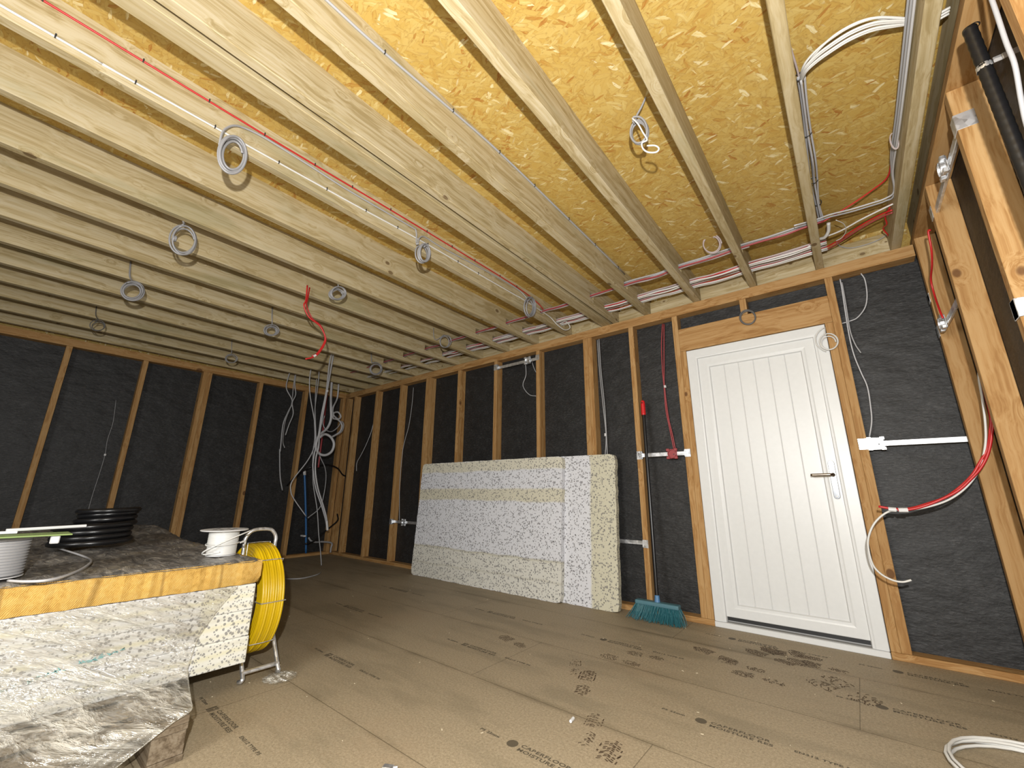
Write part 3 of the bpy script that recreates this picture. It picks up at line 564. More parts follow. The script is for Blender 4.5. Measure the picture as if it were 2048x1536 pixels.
# ------------------------------------------------------------------ the white door
def make_door():
    x0, x1, zt = -0.8965, 0.0055, 1.990
    fw = 0.078
    def profile_frame(bm, xa, xb, za, zb, w, yf, yb, bead=0.012, bottom=True, rec=0.010):
        """rectangular ring with a stepped bead on its inner edge"""
        def ring(d, y): return [Vector((xa+d, y, za+(d if bottom else 0))), Vector((xb-d, y, za+(d if bottom else 0))), Vector((xb-d, y, zb-d)), Vector((xa+d, y, zb-d))]
        rs = [ring(0, yb), ring(0, yf+0.003), ring(0.003, yf), ring(w-bead*1.3, yf), ring(w-bead*0.9, yf+0.003), ring(w-bead*0.3, yf+0.004), ring(w, yf+rec), ring(w, yb)]
        V = [[bm.verts.new(v) for v in r] for r in rs]
        for i in range(len(V)-1):
            for k in range(4):
                if not bottom and k == 0: continue
                bm.faces.new((V[i][k], V[i][(k+1) % 4], V[i+1][(k+1) % 4], V[i+1][k]))
        bmesh.ops.recalc_face_normals(bm, faces=bm.faces)
        return bm
    frame = tag(link('door_1', profile_frame(bmesh.new(), x0, x1, 0.036, zt, fw, D+0.004, D+0.075, 0.016, bottom=False, rec=0.020), PVC), kind='structure')
    bm = profile_frame(bmesh.new(), x0+fw-0.004, x1-fw+0.004, 0.070, zt-fw+0.004, 0.084, D+0.020, D+0.075, 0.022, True, 0.016)
    # tongue and groove panel inside the leaf
    px0, px1, pz0, pz1 = x0+fw+0.079, x1-fw-0.079, 0.145, zt-fw-0.079
    yp = D+0.035; n = 6; g = 0.0035
    cols = []
    for i in range(n):
        a = px0+(px1-px0)*i/n; b = px0+(px1-px0)*(i+1)/n
        cols += [(a+(g if i else 0), yp), (b-(g if i < n-1 else 0), yp)] + ([(b, yp+0.0035)] if i < n-1 else [])
    lo = [bm.verts.new((x, y, pz0)) for x, y in cols]; hi = [bm.verts.new((x, y, pz1)) for x, y in cols]
    for i in range(len(cols)-1): bm.faces.new((lo[i], lo[i+1], hi[i+1], hi[i]))
    bmesh.ops.recalc_face_normals(bm, faces=bm.faces)
    for f in bm.faces:
        if abs(f.normal.y) > 0.3 and f.normal.y > 0 and f.calc_center_median().y < D+0.04: f.normal_flip()
    leaf = link('door_leaf', bm, PVC, frame)
    link('door_seal', B(x0+fw, x1-fw, D+0.034, D+0.074, 0.046, 0.0705), RUBBER, frame)
    th = link('threshold', boxes([(x0, x1, D-0.004, D+0.006, 0.0, 0.034)], bev=0.003), PVC, frame)
    link('threshold_ledge', boxes([(x0+0.004, x1-0.004, D+0.006, D+0.075, 0.0, 0.037), (x0+fw, x1-fw, D+0.040, D+0.07, 0.037, 0.045)], bev=0.002), SILL, frame)
    # lever handle on its long backplate
    bm = bmesh.new(); xc = -0.100; zc0, zc1, r = 0.866, 1.070, 0.0165
    prof = [(xc+r*math.cos(a), zc1+r*math.sin(a)) for a in [PI*k/10 for k in range(11)]] + [(xc+r*math.cos(a), zc0+r*math.sin(a)) for a in [PI+PI*k/10 for k in range(11)]]
    a = [bm.verts.new((x, D+0.020, z)) for x, z in prof]; b = [bm.verts.new((x, D+0.013, z)) for x, z in prof]
    c = [bm.verts.new((xc+(x-xc)*0.86, D+0.010, zc0+(z-zc0) if False else (z if zc0 < z < zc1 else zc1+(z-zc1)*0.86 if z >= zc1 else zc0+(z-zc0)*0.86))) for x, z in prof]
    m = len(prof)
    for A, Bq in ((a, b), (b, c)):
        for i in range(m): bm.faces.new((A[i], A[(i+1) % m], Bq[(i+1) % m], Bq[i]))
    bm.faces.new(c); bmesh.ops.recalc_face_normals(bm, faces=bm.faces)
    plate = link('handle_plate', bm, CHROME, leaf, smooth=False)
    bm = bmesh.new(); lathe(bm, [(0.0125, 0.0), (0.0125, -0.012), (0.0095, -0.016), (0.009, -0.048)], 20, (xc, D+0.012, 0.997), 'y')
    tube(bm, smooth_path([(xc, D-0.028, 0.997), (xc-0.006, D-0.038, 0.997), (xc-0.020, D-0.041, 0.997), (xc-0.06, D-0.041, 0.9965), (xc-0.112, D-0.040, 0.9955)], 6), 0.0088, 14)
    link('lever', bm, STEELD, leaf, smooth=True)
    bm = bmesh.new(); lathe(bm, [(0.006, 0.0), (0.006, -0.003), (0.0045, -0.004)], 16, (xc, D+0.011, 0.866), 'y'); link('screw_cover', bm, WHITE, leaf)
    bm = bmesh.new(); lathe(bm, [(0.0085, 0.0), (0.0085, -0.004)], 18, (xc, D+0.011, 0.915), 'y'); box(bm, xc-0.0045, xc+0.0045, D+0.006, D+0.010, 0.893, 0.915); link('key_cylinder', bm, CHROME, leaf)
make_door()

# ------------------------------------------------------------------ polystyrene sheets leaning on the studs
def eps_sheet(name, x0, x1, yb, h, th, mat, label, chamf, tilt):
    """sheet standing on its long edge; origin in the middle of its length, local z = up the sheet"""
    bm = bmesh.new(); nx, nz = 48, 24; L = x1-x0
    rn = random.Random(len(label))
    def pt(i, k, y):
        x = -L/2+L*i/nx; z = -h/2+h*k/nz
        if i in (0, nx): x += rn.uniform(-0.004, 0.004)
        if k in (0, nz): z += rn.uniform(-0.002, 0.002)
        c = chamf
        for sx in (-1, 1):
            for sz in (-1, 1):
                if abs(x-sx*L/2) < 0.03 and abs(z-sz*h/2) < 0.03:
                    x -= sx*c*0.5; z -= sz*c*0.5
        return bm.verts.new((x, y, z))
    F = [[pt(i, k, 0.0) for k in range(nz+1)] for i in range(nx+1)]; rn = random.Random(len(label)); Bk = [[pt(i, k, th) for k in range(nz+1)] for i in range(nx+1)]
    for i in range(nx):
        for k in range(nz):
            bm.faces.new((F[i][k], F[i+1][k], F[i+1][k+1], F[i][k+1])); bm.faces.new((Bk[i][k], Bk[i][k+1], Bk[i+1][k+1], Bk[i+1][k]))
    for i in range(nx):
        bm.faces.new((F[i][0], Bk[i][0], Bk[i+1][0], F[i+1][0])); bm.faces.new((F[i][nz], F[i+1][nz], Bk[i+1][nz], Bk[i][nz]))
    for k in range(nz):
        bm.faces.new((F[0][k], F[0][k+1], Bk[0][k+1], Bk[0][k])); bm.faces.new((F[nx][k], Bk[nx][k], Bk[nx][k+1], F[nx][k+1]))
    o = link(name, bm, mat); o.rotation_euler = (-tilt, 0, 0)
    o.location = ((x0+x1)/2, yb+math.sin(tilt)*h/2, math.cos(tilt)*h/2+0.001+0.0)
    return tag(o, label, 'insulation sheet', 'polystyrene sheets against the wall')
TILT = math.asin(0.078/1.2)
eps_sheet('insulation_sheet', -3.955, -1.535, 3.187, 1.20, 0.048, EPS_B, 'back polystyrene sheet, its yellowed right end sticking out beside the broom', 0.02, TILT)
eps_sheet('insulation_sheet', -3.965, -2.020, 3.137, 1.20, 0.048, EPS_A, 'front polystyrene sheet with yellowed bands, leaning against the other sheet', 0.02, TILT)

# ------------------------------------------------------------------ broom
def make_broom():
    r = empty('broom', (-1.235, 3.13, 0.0)); tag(r, 'broom with teal bristles, black handle and red grip standing left of the door', 'broom')
    def P(x, y, z): return (x+1.235, y-3.13, z)
    hy = 3.185
    bm = bmesh.new(); box(bm, -0.155, 0.158, hy-3.13-0.030, hy-3.13+0.030, 0.098, 0.127, bev=0.010, seg=3)
    link('brush_head', bm, TEALH, r)
    bm = bmesh.new(); rn = random.Random(3)
    for i in range(30):
        for j in range(5):
            x = -0.148+0.300*i/29; y = hy-3.13-0.024+0.048*j/4
            for q in range(2):
                fx = (x+0.0)*1.22+rn.uniform(-0.022, 0.022); fy = y*1.0-0.028-0.030*(4-j)/4+rn.uniform(-0.014, 0.014); fz = 0.004+rn.uniform(0, 0.012)
                mid = ((x+fx)/2+rn.uniform(-0.006, 0.006), (y+fy)/2+0.006, 0.055)
                tube(bm, [(x+rn.uniform(-.003, .003), y, 0.100), mid, (fx, fy, fz)], [0.0030, 0.0027, 0.0018], 4)
    tag(link('bristles', bm, TEAL, r), kind='stuff')
    bm = bmesh.new(); a = Vector((0.003, hy-3.13, 0.118)); top = Vector((-1.270+1.235, 3.292-3.13, 1.625)); d = (top-a).normalized()
    tube(bm, [a, a+d*0.045, a+d*0.052], [0.021, 0.0165, 0.0165], 18); link('handle_socket', bm, BLUEH, r, smooth=False)
    L = (top-a).length
    link('handle', tube(bmesh.new(), [a+d*0.05, a+d*(L-0.115)], 0.0125, 14), BLACKC, r)
    bm = bmesh.new(); tube(bm, [a+d*(L-0.125), a+d*(L-0.115), a+d*(L-0.03), a+d*(L-0.008), a+d*L], [0.0155, 0.018, 0.0175, 0.0155, 0.010], 16); g = link('grip', bm, REDP, r, smooth=False)
    link('hanging_hole', lathe(bmesh.new(), [(0.0055, -0.0185), (0.0055, -0.0170)], 12, tuple(a+d*(L-0.022)), 'y'), BLACKC, g)
make_broom()

# ------------------------------------------------------------------ pallet of wrapped insulation
SX, SYE = -2.240, 0.885               # right face and far end of the stack
def make_pallet():
    r = empty('pallet', (-3.15, 0.0, 0.0)); tag(r, 'wooden pallet under the film-wrapped insulation stack', 'pallet')
    X0, X1, Y0, Y1 = -4.40+3.15, -1.890+3.15, -0.60, 0.597
    def part(nm, *a, ax=1):
        o = recenter(link(nm, B(*a, bev=0.002), PALLETW[ax])); o.parent = r; return o
    n = 14; w = 0.098
    for i in range(n):
        xa = X1-w-(X1-X0-w)*i/(n-1); part('deck_board', xa, xa+w, Y0, Y1, 0.108, 0.131)
    for y in (Y0, -0.05, Y1-0.098):
        part('stringer_board', X0, X1, y, y+0.098, 0.089, 0.1075, ax=0)
        part('bottom_board', X0, X1, y, y+0.098, 0.0, 0.018, ax=0)
        for x in (X0, X0+0.8, X0+1.6, X1-0.142): part('block', x, x+0.14, y+0.002, y+0.096, 0.0185, 0.0885, ax=0)
make_pallet()
for k, lab in enumerate(['bottom polystyrene slab in the wrapped stack on the pallet', 'middle polystyrene slab in the wrapped stack on the pallet', 'top polystyrene slab in the wrapped stack, right under the yellow foam board']):
    z0 = 0.1315+0.1085*k
    o = recenter(link('insulation_slab', B(SX-2.4, SX-(0.004 if k == 1 else 0.0), SYE-1.2, SYE-0.002*k, z0, z0+0.108, bev=0.005, seg=2), EPS_C))
    tag(o, lab, 'insulation slab', 'wrapped polystyrene slabs')
def foam_board():
    bm = bmesh.new(); x1 = SX+0.002; x0 = SX-2.38; y0, y1 = SYE-1.21, SYE+0.008; z0, z1 = 0.4575, 0.556
    ny = 60; rn = random.Random(5); rows = []
    for j in range(ny+1):
        y = y0+(y1-y0)*j/ny; e = rn.uniform(-0.003, 0.003); sag = 0.0
        bite = 0.018*max(0.0, 1-abs(y-y1)/0.03)
        prof = [(x0, z0), (x1-bite+e, z0+rn.uniform(0, 0.003)), (x1+0.004+e, z0+0.03), (x1+0.003+e, z1-0.012), (x1-0.006, z1), (x0, z1)]
        rows.append([bm.verts.new((x, y, z)) for x, z in prof])
    for j in range(ny):
        for k in range(6): bm.faces.new((rows[j][k], rows[j+1][k], rows[j+1][(k+1) % 6], rows[j][(k+1) % 6]))
    bm.faces.new(rows[0]); bm.faces.new(rows[-1][::-1]); bmesh.ops.recalc_face_normals(bm, faces=bm.faces)
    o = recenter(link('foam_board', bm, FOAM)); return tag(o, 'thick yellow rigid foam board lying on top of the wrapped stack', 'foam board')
foam_board()
def plastic_sheet():
    bm = bmesh.new(); x1 = SX+0.004; nx, ny = 90, 60; V = []; rn = random.Random(11)
    ph = [rn.uniform(0, 6) for _ in range(8)]
    for i in range(nx+1):
        row = []
        for j in range(ny+1):
            u = i/nx; v = j/ny; x = x1-2.40*u; y = SYE+0.006-1.20*v
            z = 0.562+0.0022*math.sin(x*23+ph[0]+y*9)+0.0022*math.sin(y*31+ph[1]-x*7)+0.002*math.sin((x+y)*57+ph[2])
            z += 0.050*math.exp(-((x+4.25)/0.55)**2)*(1 if y > 0 else 0.5)
            if i == 0: z = 0.5535+rn.uniform(-0.003, 0.002)
            if i == 1: z = 0.560
            if j == 0: z -= 0.010
            row.append(bm.verts.new((x, y, z)))
        V.append(row)
    for i in range(nx):
        for j in range(ny): bm.faces.new((V[i][j], V[i][j+1], V[i+1][j+1], V[i+1][j]))
    bmesh.ops.recalc_face_normals(bm, faces=bm.faces)
    o = link('plastic_sheet', bm, SHEET, smooth=True)
    return tag(o, 'crumpled dusty grey plastic sheet covering the yellow foam board', 'plastic sheet')
plastic_sheet()
def stretch_film():
    bm = bmesh.new(); nu, nv = 110, 70; V = []; rn = random.Random(4); ph = [rn.uniform(0, 6.3) for _ in range(9)]
    path = [(0.0, -2.2315, 0.454), (0.45, -2.2300, 0.27), (0.62, -2.195, 0.185), (0.80, -1.905, 0.141), (0.86, -1.876, 0.128), (1.0, -1.868, 0.025)]
    def pa(t):
        for k in range(len(path)-1):
            if t <= path[k+1][0]:
                f = (t-path[k][0])/(path[k+1][0]-path[k][0]); return tuple(path[k][i]+(path[k+1][i]-path[k][i])*f for i in (1, 2))
        return path[-1][1:]
    def yend(t): return 0.80-0.16*t-(0.08*max(0, t-0.6)/0.4)-(0.20*max(0, t-0.82)/0.18)+0.05*math.sin(t*3.1)*(-1)
    for i in range(nu+1):
        row = []
        for j in range(nv+1):
            t = j/nv; ye = yend(t); y = -0.66+(ye+0.66)*i/nu; x, z = pa(t)
            s = z+0.45*y
            w = 0.0022*math.sin(s*95+ph[0]+1.5*math.sin(y*6))+0.0016*math.sin(s*170+ph[1]+y*5)+0.0010*math.sin(s*310+ph[2]-y*12)
            tight = 0.25 if t < 0.05 else 1.0
            row.append(bm.verts.new((x+(w+0.0045)*tight, y, z+(w*1.2 if t > 0.6 else 0)+0.003)))
        V.append(row)
    for i in range(nu):
        for j in range(nv): bm.faces.new((V[i][j], V[i+1][j], V[i+1][j+1], V[i][j+1]))
    bmesh.ops.recalc_face_normals(bm, faces=bm.faces)
    o = link('stretch_film', bm, FILM, smooth=True); tag(o, 'shiny creased clear stretch film draped over the stack side and the pallet edge', 'stretch film')
    # rolled edge and faint teal marks printed on the film
    ed = [Vector(V[nu][j].co) if False else None for j in range(0)]
    edge = []
    for j in range(0, nv+1, 2):
        t = j/nv; x, z = pa(t); edge.append((x+0.006, yend(t), z+0.003))
    link('film_edge', T(edge, 0.0022, 6, 2), FILM, o)
    bm = bmesh.new()
    for k in range(26):
        f = k/25.0
        if k in (4, 5, 11, 17, 18): continue
        y = 0.02+0.42*f; z = 0.225+0.070*f
        for q in range(3):
            a = rn.uniform(-0.9, 0.9); L = rn.uniform(0.003, 0.007); c = Vector((-2.2215, y+rn.uniform(-0.006, 0.006), z+rn.uniform(-0.005, 0.005)))
            d = Vector((0, math.cos(a)*L, math.sin(a)*L)); nrm = Vector((0, -math.sin(a), math.cos(a)))*0.0012
            bm.faces.new([bm.verts.new(p) for p in (c-d-nrm, c+d-nrm, c+d+nrm, c-d+nrm)])
    tag(link('film_print', bm, TEALINK, o), kind='stuff')
stretch_film()

# ------------------------------------------------------------------ things lying on the stack
def conduit_coil():
    bm = bmesh.new(); pts = []; per = 30; turns = 7
    for k in range(turns*per):
        a = 2*PI*k/per+2.2; lev = k/per
        f = min(1.0, max(0.0, (lev-3.6)/0.8))
        R = 0.150+0.006*math.sin(lev*2.1)-0.030*f
        cx = -3.265-0.085*f; cy = 0.415+0.055*f
        z = 0.586+0.0272*min(lev, 6.3)+0.006*math.sin(a+0.6)*(lev/turns)
        pts.append((cx+R*math.cos(a), cy+R*math.sin(a), z))
    tube(bm, pts, 0.0142, 10)
    o = link('conduit_coil', bm, BLACKC, smooth=True)
    tag(o, 'coil of glossy black flexible conduit on the grey plastic sheet', 'conduit coil')
conduit_coil()
def cable_drum():
    r = empty('cable_drum', (-2.420, 0.052, 0.569)); tag(r, 'drum of grey cable at the left edge of the photo, on the plastic sheet', 'cable drum')
    prof = [(0.02, 0.003)]; n = 12; h0, h1 = 0.006, 0.124
    for k in range(n):
        z0 = h0+(h1-h0)*k/n; dz = (h1-h0)/n
        for q in range(5): prof.append((0.0915+0.0056*math.sin(PI*q/4), z0+dz*q/4))
    prof.append((0.02, h1))
    link('wound_cable', lathe(bmesh.new(), prof, 48), GREYC, r, smooth=True)
    link('flange', lathe(bmesh.new(), [(0.02, 0.0), (0.098, 0.0), (0.098, 0.003), (0.02, 0.003)], 40), WHITE, r)
    link('flange', lathe(bmesh.new(), [(0.02, 0.124), (0.098, 0.124), (0.098, 0.129), (0.02, 0.129)], 40), GREYD, r)
    o = link('cable_tail', T([(a[0]+2.420, a[1]-0.052, 0.0085) for a in PTS['drum_tail']], 0.0042, 8), GREYL, r, smooth=True)
cable_drum()
def card():
    r = empty('cardboard_sleeve', (-2.47, 0.10, 0.6985)); tag(r, 'flat green and white cardboard sleeve lying on the grey cable drum', 'cardboard')
    bm = B(-0.085, 0.055, -0.17, 0.150, 0.0, 0.005, bev=0.001); link('green_panel', bm, GREEN, r)
    bm = bmesh.new(); tube(bm, [(-0.075, -0.02, 0.0195), (-0.105, 0.200, 0.0235)], 0.006, 8); box(bm, -0.075, -0.063, -0.06, 0.010, 0.0075, 0.017, bev=0.001); link('white_strip', bm, WHITE, r)
    bm = B(0.030, 0.040, 0.094, 0.120, -0.030, -0.0005, bev=0.003); link('white_tag', bm, WHITE, r)
card()
def spool():
    r = empty('cable_spool', (-2.490, 0.795, 0.565)); tag(r, 'small spool of white cable on the corner of the stack beside the yellow reel', 'cable spool')
    link('flange', lathe(bmesh.new(), [(0.02, 0.0), (0.064, 0.0), (0.064, 0.003), (0.02, 0.003)], 40), WHITE, r)
    prof = [(0.02, 0.003)]
    for k in range(14):
        for q in range(3): prof.append((0.0615+0.0016*math.sin(PI*q/2)+(0.002 if k > 5 else 0), 0.004+0.0078*(k+q/2)))
    prof.append((0.02, 0.1135)); link('wound_cable', lathe(bmesh.new(), prof, 40), WHITEC, r, smooth=True)
    bm = bmesh.new()
    lathe(bm, [(0.022, 0.1145), (0.100, 0.1145), (0.1025, 0.117), (0.100, 0.1200), (0.022, 0.1200)], 48)
    fl = link('flange', bm, WHITE, r)
    for k in range(6):
        bm = bmesh.new(); a = 2*PI*k/6+0.4; ca, sa = math.cos(a), math.sin(a); q = []
        for dr, dt in ((0.034, -0.007), (0.052, -0.007), (0.052, 0.007), (0.034, 0.007)): q.append(bm.verts.new((ca*dr-sa*dt, sa*dr+ca*dt, 0.1206)))
        bm.faces.new(q); link('slot', bm, NAIL, fl)
    # loose end thrown round the drum
    loose = [(0.055, 0.100, 0.112), (0.075, 0.030, 0.088), (0.074, -0.045, 0.055), (0.045, -0.085, 0.028), (0.020, -0.082, 0.012), (0.040, -0.055, 0.014), (0.060, -0.025, 0.020)]
    link('loose_end', T(loose, 0.0034, 8), WHITEC, r, smooth=True)
    ring = [(0.0685*math.cos(a), 0.0685*math.sin(a), 0.052+0.004*math.sin(a*1.5)) for a in [k*0.2 for k in range(-14, 13)]]
    bm = T(ring, 0.0034, 8, 2); tube(bm, smooth_path([(0.02, 0.070, 0.052), (0.012, 0.092, 0.058), (0.006, 0.098, 0.045), (0.014, 0.088, 0.038)], 5), 0.0045, 8)
    link('loose_turn', bm, WHITEC, r, smooth=True)
spool()
def rod_reel():
    cx, cz, R = -2.590, 0.332, 0.262; ya, yb = 0.955, 1.058
    r = empty('rod_reel', (cx, 1.0, 0.0)); tag(r, 'reel of bright yellow cable rod in a galvanised tube stand beside the stack', 'cable rod reel')
    prof = []; n = 9
    for k in range(n):
        w = (yb-ya)/n
        for q in range(5):
            prof.append((R-0.003+0.0030*math.sin(PI*q/4)+(0.002 if k % 3 else -0.001), ya-1.0+w*(k+q/4)))
    prof += [(R-0.035, yb-1.0+0.001), (R-0.070, yb-1.0), (R-0.075, yb-1.006), (R-0.075, ya-0.994), (R-0.070, ya-1.0)]
    for k in range(4):
        for q in range(4): prof.append((R-0.066+0.0155*(k+q/3), ya-1.0-0.0042*math.sin(PI*q/3)))
    prof.append(prof[0])
    link('yellow_rod', lathe(bmesh.new(), prof, 96, (0, 0, cz), 'y'), YELLOW, r, smooth=True)
    # wire cage straps round the coil
    for k in range(8):
        a = 2*PI*k/8+0.04; ca, sa = math.cos(a), math.sin(a); o = 0.005
        rr = [(R-0.082, ya-1.0-o), (R+o, ya-1.0-o), (R+o+0.002, (ya+yb)/2-1.0), (R+o, yb-1.0+o), (R-0.082, yb-1.0+o)]
        link('cage_wire', tube(bmesh.new(), [(ca*q, y, cz+sa*q) for q, y in rr]+[(ca*(R-0.082), ya-1.0-o, cz+sa*(R-0.082))], 0.0026, 6), GALV, r)
    for y in (ya-1.0-0.006, yb-1.0+0.006):
        pts = [((R-0.082)*math.cos(2*PI*k/40), y, cz+(R-0.082)*math.sin(2*PI*k/40)) for k in range(40)]
        link('cage_ring', tube(bmesh.new(), pts, 0.003, 6, closed=True), GALV, r)
        for k in range(3):
            a = 2*PI*k/3+0.5; link('spoke', tube(bmesh.new(), [(0, y, cz), ((R-0.082)*math.cos(a), y, cz+(R-0.082)*math.sin(a))], 0.0026, 6), GALV, r)
    link('axle', tube(bmesh.new(), [(0, ya-1.06, cz), (0, yb-0.94, cz)], 0.010, 12), GALV, r)
    # stand: carrying bow over the top, legs both sides, feet and cross bars
    y0, y1 = ya-1.0-0.026, yb-1.0+0.026
    bow = [(0.0, y0, cz), (0.0, y0, 0.57), (0.0, y0, 0.62), (0.0, y0+0.02, 0.655), (0.0, y0+0.05, 0.667), (0.0, y1-0.05, 0.667), (0.0, y1-0.02, 0.655), (0.0, y1, 0.62), (0.0, y1, 0.57), (0.0, y1, cz)]
    link('carrying_bow', T(bow, 0.0095, 12), GALV, r, smooth=True)
    for y, s in ((y0, -1), (y1, 1)):
        for sx in (-1, 1):
            leg = [(0.0, y, cz), (sx*0.10, y, 0.20), (sx*0.225, y, 0.045), (sx*0.240, y+s*0.004, 0.020), (sx*0.215, y+s*0.008, 0.010)]
            link('leg', T(leg, 0.0090, 10), GALV, r, smooth=True)
    for sx in (-1, 1):
        link('cross_bar', tube(bmesh.new(), [(sx*0.2235, y0-0.006, 0.047), (sx*0.2235, y1+0.006, 0.047)], 0.0095, 12), GALV, r)
rod_reel()
def scrap():
    bm = bmesh.new(); rn = random.Random(9); n = 12; V = []
    for i in range(n+1):
        V.append([bm.verts.new((-0.075+0.15*i/n, -0.075+0.15*j/n, 0.004+0.020*rn.random()*math.exp(-((i-n/2)**2+(j-n/2)**2)/22.0))) for j in range(n+1)])
    for i in range(n):
        for j in range(n):
            if (i-n/2+.5)**2+(j-n/2+.5)**2 < 34: bm.faces.new((V[i][j], V[i+1][j], V[i+1][j+1], V[i][j+1]))
    for v in list(bm.verts):
        if not v.link_faces: bm.verts.remove(v)
    o = link('plastic_scrap', bm, FILM); o.location = (-2.30, 1.075, 0.0); tag(o, 'scrap of crumpled clear plastic on the floor at the foot of the yellow reel', 'plastic scrap')
scrap()

# ------------------------------------------------------------------ cables
def cable(name, pts, r, mat, label, cat='cable', group=None, sm=6, n=8):
    o = link(name, T(pts, r, n, sm), mat, smooth=True)
    return tag(o, label, cat, group)
def clips(o, pts, r, step, axis_out):
    """little dark cable clips nailed over a run"""
    P = smooth_path(pts, 8); acc = 0.0
    for a, b in zip(P, P[1:]):
        acc += (b-a).length
        if acc > step and YB < b.y:
            acc = 0.0
            bm = bmesh.new(); box(bm, b.x-0.002, b.x+r+0.0012, b.y-0.0022, b.y+0.0022, b.z-r-0.001, b.z+r+0.007, bev=0.0008)
            link('cable_clip', bm, NAIL, o)
def coil(name, spec, turns, r, mat, label, seed, lead=None, depth=0.02, group='cable coils under the ceiling', knot=0.0):
    c, hu, hv = [Vector(v) for v in spec]
    rn = random.Random(seed)
    hu = Vector((hu.x, hu.y, hu.z)); nrm = hu.cross(hv).normalized()
    pts = []
    if lead:
        pts += [Vector(v) for v in lead]
    per = 22; off = [(rn.uniform(-0.16, 0.16), rn.uniform(-0.14, 0.14), rn.uniform(0.62, 1.0), rn.uniform(-1, 1)) for _ in range(turns+2)]
    for k in range(int(turns*per)+8):
        a = 2*PI*k/per-PI/2-0.5; i = k//per; f = k/per-i
        o1, o2 = off[i], off[i+1]
        m = [o1[q]+(o2[q]-o1[q])*f for q in range(4)]
        R = 0.92*m[2]+0.06
        pts.append(c+hu*(math.cos(a)*R+m[0]*0.5)+hv*(math.sin(a)*R+m[1]*0.5)+nrm*(m[3]*depth))
    bm = T(pts, r, 7, 2)
    o = link(name, bm, mat, smooth=True)
    if knot:
        q = c-hu*0.8-hv*0.1
        ring = [q+nrm*(0.014*math.cos(a))+Vector((0, 0, 0.014*math.sin(a)))+hu*(0.12*a/6) for a in [k*0.5 for k in range(26)]]
        link('knot', T(ring, r, 7, 2), mat, o, smooth=True)
    return tag(o, label, 'cable coil', group)

# runs clipped to the joist with the red and white cables
rj = [(-1.9608, YB+0.1, 2.533), (-1.9608, -1.2, 2.536), (-1.9608, -0.226, 2.537), (-1.9608, 0.4, 2.538), (-1.9608, 0.745, 2.541), (-1.9608, 1.4, 2.552), (-1.9608, 2.25, 2.556), (-1.9608, 2.6, 2.545), (-1.958, 2.78, 2.515), (-1.95, 2.85, 2.478)]
o = cable('red_cable', rj, 0.0042, REDC, 'long red cable clipped along the upper flank of a ceiling joist'); clips(o, rj, 0.0042, 0.21, 1)
wj = [(-1.9608, YB+0.1, 2.424), (-1.9608, -0.299, 2.424), (-1.9608, -0.011, 2.422), (-1.9608, 0.516, 2.432), (-1.9608, 1.0, 2.445), (-1.9608, 1.45, 2.462), (-1.9608, 2.0, 2.466), (-1.9608, 2.45, 2.470)] + [tuple(p) for p in PTS['white_tail']]
o = cable('white_cable', wj, 0.0046, WHITEC, 'long white cable clipped along the lower flank of a ceiling joist'); clips(o, wj[:7], 0.0046, 0.21, 1)
cable('grey_cable', PTS['grey_joist_a'], 0.0050, GREYC, 'grey cable running along the joist between the two nearer grey coils')
cable('grey_cable', PTS['grey_joist_b'], 0.0046, GREYC, 'grey cable running along the joist between the two farther grey coils')
g4 = [(-1.1605, YB+0.1, 2.51), (-1.1605, 0.0, 2.512)] + [(-1.1605, p[1], min(p[2], 2.566)) for p in PTS['grey_j4']]
o = cable('grey_cable', g4, 0.0052, GREYC, 'grey cable clipped along a joist flank next to wide bare deck boards'); clips(o, g4, 0.0052, 0.30, 1)

def up(spec, xf):
    """lead from the flank of a joist (x = xf) down to the top of a coil"""
    c, hu, hv = [Vector(v) for v in spec]; t = c-hv
    return [(xf, t.y-0.03, 2.53), (xf, t.y-0.02, 2.44), (xf*0.8+t.x*0.2, t.y-0.01, 2.395), (t.x*0.8+xf*0.2, t.y, max(t.z, 2.36))]
coil('cable_coil', COILS['c1'], 6, 0.0052, COILG, 'largest grey cable coil, hanging under the joist with the red and white cables', 1, knot=0)
coil('cable_coil', COILS['c2'], 7, 0.0050, COILG, 'tightly wound grey coil over the white cable, middle one on its joist', 2, depth=0.030)
coil('cable_coil', COILS['c3'], 6, 0.0050, COILG, 'grey coil on the white cable near the wall with the door', 3, depth=0.030)
coil('cable_coil', COILS['c4'], 3, 0.0052, COILG, 'loose open grey coil with a twisted knot at the left of the ceiling', 4, lead=up(COILS['c4'], -2.8205), knot=1)
coil('cable_coil', COILS['c5'], 6, 0.0050, COILG, 'small bunched grey coil just above the dangling red cable', 5, lead=up(COILS['c5'], -2.8205), depth=0.03)
coil('cable_coil', COILS['c6'], 3, 0.0040, COILG, 'grey coil hanging among the cable bundles left of the bracket above the polystyrene', 6, lead=up(COILS['c6'], -3.1655), depth=0.035)
coil('cable_coil', COILS['c7'], 5, 0.0056, COILG, 'round grey coil above the second stud of the far left wall', 7, lead=up(COILS['c7'], -3.9655), depth=0.02)
coil('cable_coil', COILS['c8'], 5, 0.0050, COILG, 'small grey coil left of the dangling red cable', 8, lead=up(COILS['c8'], -3.9655), depth=0.03)
coil('cable_coil', COILS['c9'], 2, 0.0036, GREYD, 'thin dark coil hanging close to the far left wall, leftmost of all coils', 9, lead=up(COILS['c9'], -5.1655))
coil('cable_coil', COILS['c10'], 3, 0.0036, COILG, 'small grey coil close to the paired studs of the far left wall', 10, lead=up(COILS['c10'], -5.1655), depth=0.03)
coil('cable_coil', COILS['c11'], 2, 0.0062, COILG, 'pale grey loop hanging near the far corner, right of the cable risers', 11, lead=up(COILS['c11'], -4.3655))
